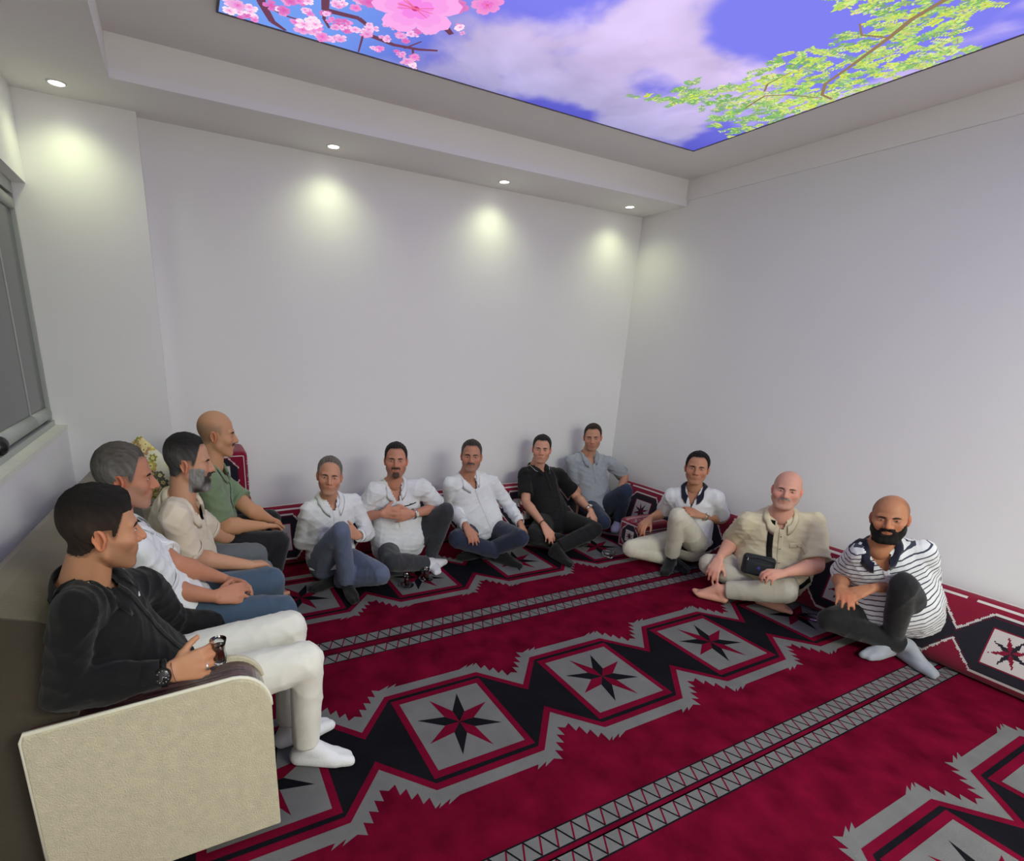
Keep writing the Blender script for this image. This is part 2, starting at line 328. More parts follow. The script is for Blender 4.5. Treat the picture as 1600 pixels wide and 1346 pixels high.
while cnt < 640:
    x = rd.uniform(-1.6, -.57); y = rd.uniform(-3.0, -1.2)
    if not inside(x, y, REG): continue
    cnt += 1; a = rd.uniform(0, 6.28); L_ = rd.uniform(.05, .11); c0 = lc[rd.randrange(6)]
    if y > -1.65 and rd.random() < .6: c0 = lc[4]
    fl_.strip([(x, y), (x + L_ * math.cos(a), y + L_ * math.sin(a))], .004, hexc(150, 160, 70), .0003)
    for k in range(7):
        for s_ in (-1, 1):
            bx, by = x + L_ * (k + 1) / 8 * math.cos(a), y + L_ * (k + 1) / 8 * math.sin(a); b = a + s_ * 1.05; l = .023 * rd.uniform(.7, 1.25); wd = .0046
            ca, sa = math.cos(b), math.sin(b)
            fl_.poly([(bx + (u * ca - v * sa), by + (u * sa + v * ca)) for u, v in ((0, 0), (l * .3, wd), (l * .75, wd * .9), (l, 0), (l * .75, -wd * .9), (l * .3, -wd))], [q * (.8 + .35 * rd.random()) for q in (c0 if rd.random() < .7 else lc[rd.randrange(6)])], .0004 + cnt * 1e-6)
brn = hexc(150, 125, 95)
for l, wd in (([(-1.15, -2.616), (-1.102, -2.468), (-1.024, -2.35), (-.9, -2.135), (-.816, -1.973), (-.703, -1.898), (-.604, -1.896)], .028), ([(-.9, -1.58), (-.952, -1.728), (-.863, -1.8), (-.664, -1.877)], .014), ([(-1.002, -1.759), (-1.069, -1.819), (-1.089, -1.949)], .012), ([(-1.024, -2.35), (-1.15, -2.3), (-1.25, -2.34)], .012)):
    fl_.strip(l, wd, brn, .0011)
fl_.build('printed_leaves', M_print, panel)
mk('panel_rim', *merge([box(px0 - .01, px1 + .01, py1, py1 + .008, HC - .009, HC - .0006), box(px0 - .01, px0, py0, py1, HC - .009, HC - .0006), box(px1, px1 + .01, py0, py1, HC - .009, HC - .0006)]), mat('panel_rim', (.12, .10, .12), .5), panel, smooth=False)

# ------------------------------------------------------------------ carpet
RED, DRED, BLK, GRY = 0, 1, 2, 3
def pile(name, c, v=.16):
    m = mat(name, c, 1., spec=.02, noise=(7, v, 5), bump=(420, .5, .004)); return m
MC = [pile('carpet_red', (.122, .003, .017), .36), pile('carpet_crimson', (.140, .0035, .020)), pile('carpet_black', (.008, .008, .011)), pile('carpet_grey', (.150, .148, .150), .10)]
class Rug:
    def __init__(s): s.V = []; s.F = []; s.M = []
    def poly(s, pts, m, z):
        P = clip(pts)
        if len(P) < 3: return
        n = len(s.V); s.V += [(p[0], p[1], z) for p in P]; s.F.append(tuple(range(n, n + len(P)))); s.M.append(m)
def clip(P, x0=XL + .015, x1=-.0005, y0=YB + .001, y1=-.0005):
    for ax, v, sg in ((0, x0, 1), (0, x1, -1), (1, y0, 1), (1, y1, -1)):
        Q = []
        for i in range(len(P)):
            a, b = P[i - 1], P[i]; da, db = (a[ax] - v) * sg, (b[ax] - v) * sg
            if (da >= 0) != (db >= 0): t = da / (da - db); Q.append((a[0] + t * (b[0] - a[0]), a[1] + t * (b[1] - a[1])))
            if db >= 0: Q.append(b)
        P = Q
        if not P: return P
    return P
rug = Rug(); PER, DD = .874, 1.4557
h = .0006
rug.poly([(-9, -9), (3, -9), (3, 3), (-9, 3)], RED, .0)
def zig(flat, notch, hf, teeth=0):
    """upper outline of one period, from -PER/2 to PER/2"""
    P = [(-PER / 2, notch)]
    if not teeth: return P + [(-hf, flat), (hf, flat), (PER / 2, notch)]
    return P + [(-hf, flat), (hf, flat), (PER / 2, notch)]
for row, (yc, xs) in enumerate(((-.828, -.888), (-2.2872, -1.327), (-3.72, -1.78), (-5.17, -1.3))):
    for k in range(-2, 6):
        xc = xs - k * PER
        if xc < XL - .5 or xc > .5: continue
        for m, fl0, no, hf, tz, z in ((GRY, .352, .170, .27, 1, h), (DRED, .298, .112, .262, 0, 2 * h), (BLK, .268, .066, .25, 0, 3 * h)):
            up = zig(fl0, no, hf, tz); q = [(xc + x, yc + y) for x, y in up]; lo = [(xc - x, yc - y) for x, y in up]
            # monotone halves, split into quads against the axis
            for half, sg in ((q, 1), (lo, -1)):
                for i in range(len(half) - 1):
                    a, b = half[i], half[i + 1]
                    rug.poly([(a[0], yc), a, b, (b[0], yc)], m, z)
                    if tz:      # stepped teeth outside the grey edge
                        a_, b_ = np.array(a), np.array(b); L_ = np.linalg.norm(b_ - a_); d_ = (b_ - a_) / L_; slant = abs(d_[1]) > .1
                        ks_ = [(k_ / 5, (k_ + 1) / 5) for k_ in range(5)] if slant else [(0, .075), (.075, .15), (.85, .925), (.925, 1)]
                        for t0, t1 in ks_:
                            p0_, p1_ = a_ + (b_ - a_) * t0, a_ + (b_ - a_) * t1; q_ = (p0_ + p1_) / 2 + np.array((0, sg * (.036 if slant else .022))); q_[0] = (p0_ if (d_[1] * sg > 0) else p1_)[0] + (0 if slant else (p1_ - p0_)[0] * .5)
                            rug.poly([tuple(p0_), tuple(q_), tuple(p1_)], m, z)
        for s_, m, z in ((.248, DRED, 4 * h), (.215, GRY, 5 * h)):
            rug.poly([(xc - s_, yc - s_), (xc + s_, yc - s_), (xc + s_, yc + s_), (xc - s_, yc + s_)], m, z)
        for j in range(8):
            a = math.radians(66 + 45 * j); r = .198; b = .075
            pts = [(xc, yc)] + [(xc + q_ * math.cos(a + d), yc + q_ * math.sin(a + d)) for q_, d in ((b, -.39), (r, 0), (b, .39))]
            rug.poly(pts, (BLK, DRED)[j % 2], 6 * h)
for yc in (-1.520, -2.985, -4.44, -.07, -5.9):
    for (a, b) in ((.032, .108), (-.098, -.028)) if yc != -2.985 else ((.012, .078), (-.078, -.016)):
        a_, b_ = yc + a, yc + b
        rug.poly([(-9, a_ - .006), (3, a_ - .006), (3, b_ + .006), (-9, b_ + .006)], BLK, h); rug.poly([(-9, a_), (3, a_), (3, b_), (-9, b_)], GRY, 2 * h)
        x = XL; st = .036; n = 0
        while x < 0:
            w_ = .0075; ya, yb_ = (a_, b_) if n % 2 == 0 else (b_, a_)
            rug.poly([(x, ya), (x + w_, ya), (x + st + w_, yb_), (x + st, yb_)], (BLK if n % 2 else DRED), 3 * h + (n % 2) * .0002); x += st; n += 1
    rug.poly([(-9, yc - .014), (3, yc - .014), (3, yc - .010), (-9, yc - .010)], BLK, h)
    rug.poly([(-9, yc + .016), (3, yc + .016), (3, yc + .020), (-9, yc + .020)], BLK, h)
o = mk('carpet', rug.V, rug.F, MC, midx=rug.M, smooth=False, origin=(-2.4, -3.1, 0))
tag(o, 'fitted crimson carpet with grey star medallions and black zigzag bands', 'carpet')
# ------------------------------------------------------------------ sofa
M_vel = mat('brown_velvet', hexc(104, 93, 74), .8, noise=(5, .16, 4), bump=(90, .25, .004), sheen=.25)
M_veld = mat('dark_velvet', hexc(62, 55, 44), .85, noise=(5, .12, 4), bump=(90, .25, .004), sheen=.2)
M_cream = mat('cream_boucle', hexc(200, 192, 168), .9, noise=(35, .06, 4), bump=(260, .9, .004))
M_pipe = mat('cream_edge', hexc(225, 222, 205), .6)
def woodmat():
    m = mat('dark_rosewood', hexc(62, 34, 36), .22, spec=.6, coat=.6); nt = m.node_tree; N = nt.nodes; L = nt.links
    tc = N.new('ShaderNodeTexCoord'); mp = N.new('ShaderNodeMapping'); mp.inputs['Scale'].default_value = (2, 45, 6); L.new(tc.outputs['Object'], mp.inputs[0])
    n = N.new('ShaderNodeTexNoise'); n.inputs['Scale'].default_value = 3; n.inputs['Detail'].default_value = 5; L.new(mp.outputs[0], n.inputs['Vector'])
    r = N.new('ShaderNodeValToRGB'); r.color_ramp.elements[0].position = .38; r.color_ramp.elements[0].color = (*hexc(40, 20, 24), 1); r.color_ramp.elements[1].position = .62; r.color_ramp.elements[1].color = (*hexc(98, 66, 68), 1)
    L.new(n.outputs['Fac'], r.inputs[0]); L.new(r.outputs[0], N['Principled BSDF'].inputs['Base Color']); return m
M_wood = woodmat()
M_chrome = mat('chrome', (.75, .75, .75), .12, 1.)
M_gold = mat('brushed_steel', (.62, .60, .55), .3, 1.)
sofa = empty('sofa', (-4.3, -1.45, 0), 'long brown velvet sofa with cream and dark wood armrest along the left wall', 'sofa')
SY0, SY1 = -2.372, -.56
def profx(pts, y0, y1, m, name, par, smooth=False, bev=.0):
    V, F = loft([[(x, y, z) for x, z in pts] for y in (y0, y1)]); 
    if bev:
        import bmesh
        bm = bmesh.new(); vs_ = [bm.verts.new(v) for v in V]
        for f in F: bm.faces.new([vs_[i] for i in f])
        bmesh.ops.bevel(bm, geom=bm.edges[:], offset=bev, segments=3, profile=.5, affect='EDGES'); bmesh.ops.recalc_face_normals(bm, faces=bm.faces[:])
        bm.verts.index_update(); V = np.array([v.co[:] for v in bm.verts]); F = [tuple(v.index for v in f.verts) for f in bm.faces]; bm.free()
    return mk(name, V, F, m, par, smooth=smooth)
profx([(-4.66, .06), (-3.95, .06), (-3.95, .20), (-4.66, .20)], SY0 + .005, SY1, M_veld, 'base', sofa, bev=.01)
for i in range(3):
    a, b = SY0 + .006 + (SY1 - SY0) * i / 3, SY0 + (SY1 - SY0) * (i + 1) / 3
    V, F = rbox(-4.52, -3.925, a + .002, b - .002, .19, .345, .035, 4); mk('seat_cushion', V, F, M_veld, sofa)
# backrest: sloping broad top, its dark end facing the room
bk = [(-4.72, .12), (-4.50, .12), (-4.43, .36), (-4.46, .77), (-4.475, .80), (-4.50, .815), (-4.60, .845), (-4.66, .850), (-4.69, .84), (-4.715, .80)]
def backprof(y):
    u = (y - SY0) / (SY1 - SY0); dx = .06 * u; dz = -.06 * u; return [(x + dx, y, z + (dz if z > .5 else 0)) for x, z in bk]
ys = np.linspace(SY0 - .085, SY1 + .03, 8)
V, F = loft([backprof(y) for y in ys]); mk('backrest', V, F, M_vel, sofa, smooth=False)
t = np.linspace(0, 1, 30)
for y in (SY0 - .088,):   # end panel of the backrest, dark pile
    P = np.array(backprof(y)); Q = P.copy(); Q[:, 1] -= .006; V, F = loft([P, Q]); mk('backrest_end', V, F, M_veld, sofa, smooth=False)
def armprof(dz=0., r=.11, x0=-4.572, x1=-3.925, zb=.035):
    P = [(x0, zb), (x0, .545 + dz - .012), (x0 + .008, .552 + dz)]
    for q in np.linspace(math.pi / 2, -.02, 9): P.append((x1 - r + r * math.cos(q), .575 + dz - r * 1.0 + r * 1.0 * math.sin(q)))
    P.append((x1 + .0, .3)); P.append((x1 + .004, zb)); return P[::-1]
for (ya, lab) in ((-2.522, 0), (SY1 + .004, 1)):
    arm = profx(armprof(-.012, .10, -4.566, -3.932, .05), ya + .022, ya + .130, M_wood, 'armrest', sofa)
    profx(armprof(), ya, ya + .022, M_cream, 'side_panel', sofa, bev=.006)
    profx(armprof(.004), ya + .130, ya + .146, M_cream, 'inner_panel', sofa, bev=.005)
    pts = [(x, ya + .008, z + .002) for x, z in armprof(.002)[2:]]
    mk('piping', *tube(pts, .006, 6), M_pipe, arm)
    mk('knob', *merge([lathe([(.0005, .012), (.006, .011), (.008, .005), (.008, 0)], (-4.515, ya + .070, .54), 14)]), M_chrome, arm)
for x in (-4.62, -4.0):
    for y in (SY0 + .05, SY1 - .05): mk('foot', *cap((x, y, .062), (x, y, .024), .022, .018, n=10, m=2, flat=.5), M_black, sofa)
# ------------------------------------------------------------------ yellow flowered cushion standing on its corner at the sofa's far end
M_attr = mat('printed_cloth', (1, 1, 1), .85, attr=True, bump=(300, .3, .002))
M_attr2 = mat('woven_cloth', (1, 1, 1), .95, attr=True, bump=(350, .6, .003), sheen=.2)
def pillow(c, ex, ey, hx, hy, th, n, colf, name, m, parent=None, pw=3., **k):
    """stuffed pad: ex, ey span its face, thickness towards ex x ey; colf(u, v, front) gives the weave"""
    ex, ey = unit(ex), unit(ey); ez = np.cross(ex, ey); nx_ = n; ny_ = max(8, int(n * hy / hx)); V = []; F = []; C = []
    U, W = np.meshgrid(np.linspace(-1, 1, nx_ + 1), np.linspace(-1, 1, ny_ + 1)); th_ = (1 - np.abs(U) ** (pw * 2)) ** .5 * (1 - np.abs(W) ** (pw * 1.4)) ** .5
    sq = 1 - .03 * (W ** 2) ; sq2 = 1 - .03 * (U ** 2)
    for s in (1, -1):
        P = np.asarray(c) + (U * hx * sq)[..., None] * ex + (W * hy * sq2)[..., None] * ey + (s * th / 2 * th_)[..., None] * ez; P = P.reshape(-1, 3); off = len(V) and len(V[0]); V.append(P)
        ii = np.arange(len(P)).reshape(ny_ + 1, nx_ + 1) + (0 if s == 1 else len(P))
        f = np.stack([ii[:-1, :-1], ii[:-1, 1:], ii[1:, 1:], ii[1:, :-1]], -1).reshape(-1, 4); F.append(f if s == 1 else f[:, ::-1])
        uc = ((U[:-1, :-1] + U[1:, 1:]) / 2).ravel(); vc = ((W[:-1, :-1] + W[1:, 1:]) / 2).ravel(); C.append(colf(uc * hx, vc * hy, s))
    V = np.concatenate(V); V[:, 2] = np.maximum(V[:, 2], .004)
    return mk(name, V, np.concatenate(F), m, parent, col=np.concatenate(C), **k)
cW = np.array(hexc(205, 198, 196)); cR = np.array((.22, .004, .028)); cK = np.array((.014, .012, .022)); cD = np.array((.10, .003, .02))
def star8(x, y, r):
    a = (np.arctan2(y, x) + np.pi / 8 * 0) % (np.pi / 4) - np.pi / 8; rr = np.hypot(x, y); k = ((np.arctan2(y, x) % (2 * np.pi)) // (np.pi / 4)).astype(int) % 2
    lim = r * .44 / (np.abs(np.abs(a) * 2.2) + .44) ; return rr < lim, k
def weave(per=.45, ph=0., H=.21):
    def f(x, y, s):
        C = np.tile(cR, (len(x), 1)); du = (x - ph + per / 2) % per - per / 2; v = y + .02
        lim = np.where(np.abs(du) < .115, .145, .145 - (np.abs(du) - .115) * 1.15); lim = np.maximum(lim, .012)
        tooth = .005 * (np.sin(du * 2 * np.pi / .022) > 0) * (np.abs(du) > .115)
        C[np.abs(v) < lim + .012 + tooth] = cW; C[np.abs(v) < lim] = cK; C[(np.abs(v) < lim - .006) & (np.abs(v) > lim - .010)] = cD
        sq = (np.abs(du) < .095) & (np.abs(v) < .095); C[sq] = cR; sq = (np.abs(du) < .088) & (np.abs(v) < .088); C[sq] = cW
        m, k = star8(du, v, .082); C[m & (k == 0)] = cR; C[m & (k == 1)] = cK
        C[(y > .165) & (y < .177)] = cW; C[(y > .177)] = cR; C[(y > H - .012)] = cW * .9; C[y < -.185] = cR
        loz = (np.abs(((du + per / 2 + per / 2) % per) - per / 2) < .02) & (y > .160) & (y < .182); C[loz] = cR
        return C
    return f
def flowers(seed):
    rs = np.random.RandomState(seed); ctr = rs.uniform(-.16, .16, (60, 2)); cc = [hexc(205, 190, 90), hexc(190, 150, 110), hexc(150, 150, 60), hexc(110, 110, 90), hexc(230, 215, 150)]
    def f(x, y, s):
        C = np.tile(np.array(hexc(236, 232, 205)), (len(x), 1))
        for i, (a, b) in enumerate(ctr):
            dx, dy = x - a, y - b; r = np.hypot(dx, dy); t_ = np.arctan2(dy, dx); R_ = rs.uniform(.018, .036) * (.65 + .35 * np.abs(np.cos(t_ * 3 + i)))
            C[r < R_] = cc[i % 5]; C[r < R_ * .45] = hexc(240, 225, 160); C[r < R_ * .15] = hexc(120, 90, 50)
        return C
    return f
c_ = np.array([-4.36, -.47, .745]); e1 = unit((.72, -.12, .70)); e2 = unit((-.70, .12, .72)); 
o = pillow(c_, e1, unit(np.cross(np.cross(e1, e2), e1)), 0.150, .150, .11, 70, flowers(3), 'cushion', M_attr, pw=1.6)
tag(o, 'yellow and white flowered cushion standing on its corner behind the seated men', 'cushion')
# ------------------------------------------------------------------ row of woven wall cushions on the carpet
GRP = 'crimson woven cushions leaning along the walls'
labs_b = ['crimson woven wall cushion behind the grey haired man in the long white shirt', 'crimson woven wall cushion behind the man in the white polo with a navy line', 'crimson woven wall cushion behind the man in the plain white shirt with navy trousers', 'crimson woven wall cushion behind the man in the black polo']
xb = [-3.66, -2.765, -1.87, -.975, -.30]
for i in range(4):
    x0, x1 = xb[i] + .006, xb[i + 1] - .006; hx = (x1 - x0) / 2
    o = pillow(((x0 + x1) / 2, -.185, .198), (1, 0, 0), (0, .30, 1), hx, .205, .15, 150 if hx > .4 else 120, weave(.45, [.12, .0, .1, .1][i]), 'wall_cushion', M_attr2)
    tag(o, labs_b[i], 'cushion', GRP)
labs_r = ['crimson woven wall cushion in the corner, left of the man in the navy collared polo', 'crimson woven wall cushion behind the bald man in the beige shirt', 'crimson woven wall cushion behind the man in the striped shirt', 'crimson woven wall cushion furthest right, with a star in full view']
yr = [-.30, -1.12, -1.985, -2.765, -3.68]
for i in range(4):
    y0, y1 = yr[i] - .006, yr[i + 1] + .006; hy = (y0 - y1) / 2
    o = pillow((-.185, (y0 + y1) / 2, .198), (0, -1, 0), (.30, 0, 1), hy, .205, .15, 150, weave(.45, [.0, .22, .05, .0][i]), 'wall_cushion', M_attr2)
    tag(o, labs_r[i], 'cushion', GRP)
# firm woven blocks with an octagon on the end
def octweave(hx, hy):
    def f(x, y, s):
        C = np.tile(cR, (len(x), 1)); b = (np.abs(np.abs(x) - (hx - .025)) < .004) & (np.abs(y) < hy - .02) | (np.abs(np.abs(y) - (hy - .025)) < .004) & (np.abs(x) < hx - .02); C[b] = cW
        R_ = min(hx, hy) * .80; o8 = np.maximum(np.maximum(np.abs(x), np.abs(y)), (np.abs(x) + np.abs(y)) / 1.35); C[o8 < R_] = cW; C[o8 < R_ - .006] = cR * .8; C[o8 < R_ - .011] = cK
        q = np.maximum(np.abs(x), np.abs(y)) < R_ * .45; C[q] = cW; m, k = star8(x, y, R_ * .42); C[m] = cD
        return C
    return f
def block(c, ex, ey, hx, hy, ln, label):
    """woven block: octagon faces front and back, plain striped sides"""
    ex, ey = unit(ex), unit(ey); ez = np.cross(ex, ey); n = 48; V = []; F = []; C = []
    fx = lambda u, v, w_: np.asarray(c) + u * hx * ex + v * hy * ey + w_ * ln / 2 * ez
    def face(a, b, cc, colf, sz):
        U, W = np.meshgrid(np.linspace(-1, 1, n + 1), np.linspace(-1, 1, n + 1)); P = U[..., None] * a + W[..., None] * b + cc
        p = 10.; nr = (np.abs(P) ** p).sum(-1, keepdims=True) ** (1 / p); P = P / nr * 1.0
        Q = np.asarray(c) + P[..., :1] * hx * ex + P[..., 1:2] * hy * ey + P[..., 2:] * ln / 2 * ez
        off = sum(len(v) for v in V); V.append(Q.reshape(-1, 3)); ii = np.arange((n + 1) ** 2).reshape(n + 1, n + 1) + off
        F.append(np.stack([ii[:-1, :-1], ii[:-1, 1:], ii[1:, 1:], ii[1:, :-1]], -1).reshape(-1, 4))
        uc = ((U[:-1, :-1] + U[1:, 1:]) / 2).ravel() * sz[0]; vc = ((W[:-1, :-1] + W[1:, 1:]) / 2).ravel() * sz[1]; C.append(colf(uc, vc, 1))
    def lines(x, y, s):
        C_ = np.tile(cR, (len(x), 1)); a = np.abs(y); C_[(a > .055) & (a < .061)] = cW; C_[(a > .072) & (a < .078)] = cW * .8
        zz = np.abs((x % .10) - .05) - .025; C_[(np.abs(y - zz) < .008)] = cW; C_[(np.abs(y - zz) < .004)] = cK; return C_
    I = np.eye(3)
    for s in (1, -1):
        face(I[0] * s, I[1], I[2] * s, octweave(hx, hy), (hx, hy)); face(I[2] * -s, I[1], I[0] * s, lines, (ln / 2, hy)); face(I[0], I[2] * -s, I[1] * s, lambda x, y, q: lines(y, x, q), (hx, ln / 2))
    o = mk('armrest_block', np.concatenate(V), np.concatenate(F), M_attr2, col=np.concatenate(C)); return tag(o, label, 'cushion', 'firm woven armrest blocks')
block((-3.905, -.235, .139), (1, 0, 0), (0, 0, 1), .172, .134, .34, 'woven armrest block at the bottom of the stack of three beside the sofa')
block((-3.899, -.235, .412), (1, 0, 0), (0, 0, 1), .17, .134, .34, 'woven armrest block in the middle of the stack of three beside the sofa')
block((-3.905, -.235, .686), (1, 0, 0), (0, 0, 1), .168, .135, .33, 'woven armrest block with octagon star on top of the stack behind the green shirt')
block((-.52, -1.005, .125), (0, 1, 0), (0, 0, 1), .135, .12, .36, 'woven armrest block on the floor beside the raised knee of beige trousers')
# ------------------------------------------------------------------ glassware on the carpet
M_clear = mat('clear_glass', (.95, .97, .97), .04, trans=1., ior=1.45, spec=.5)
M_tea = mat('black_tea', (.05, .006, .002), .1, spec=.5)
def tea_glass(c, label, cat='tea glass', saucer=True, s=1.):
    t = empty('tea_glass', c, label, cat)
    if True:
        prof = [(.0005, .004), (.020, .004), (.022, .010), (.0235, .025), (.019, .045), (.022, .062), (.027, .080), (.0255, .080), (.0205, .062), (.0175, .046), (.021, .026), (.019, .012), (.0005, .010)]
        mk('glass_body', *lathe([(r * s, z * s) for r, z in prof], c, 20), M_clear, t)
        mk('tea', *lathe([(.0005, .012), (.0185, .0135), (.0203, .026), (.0170, .046), (.0197, .061), (.0005, .0612)], c if s == 1 else c, 18) if s == 1 else lathe([(r * s, z * s) for r, z in [(.0005, .012), (.0185, .0135), (.0203, .026), (.0170, .046), (.0197, .061), (.0005, .0612)]], c, 18), M_tea, t)
        if saucer: mk('saucer', *lathe([(.0005, .001), (.03, .001), (.052, .008), (.053, .010), (.03, .004), (.0005, .0038)], c, 24), M_clear, t)
    return t
tea_glass((-2.775, -.93, .004), 'small glass of dark tea on the carpet, nearer of two by the white socks')
tea_glass((-2.60, -.885, .004), 'small glass of dark tea on the carpet touching the toes in white socks')
tea_glass((-.775, -1.985, .004), 'small glass of dark tea on the carpet beside the bare foot', saucer=False)
def ashtray(c, label, r=.055):
    o = mk('ashtray', *lathe([(.0005, .001), (r * .85, .001), (r, .012), (r * 1.02, .034), (r * .82, .034), (r * .72, .012), (.0005, .009)], c, 10), M_clear, smooth=False, origin=c)
    return tag(o, label, 'ashtray')
ashtray((-.955, -1.04, .004), 'clear cut glass ashtray on the carpet in front of the corner')
ashtray((-.40, -2.37, .004), 'dark looking glass ashtray on the carpet between the beige and striped shirted men', .05)
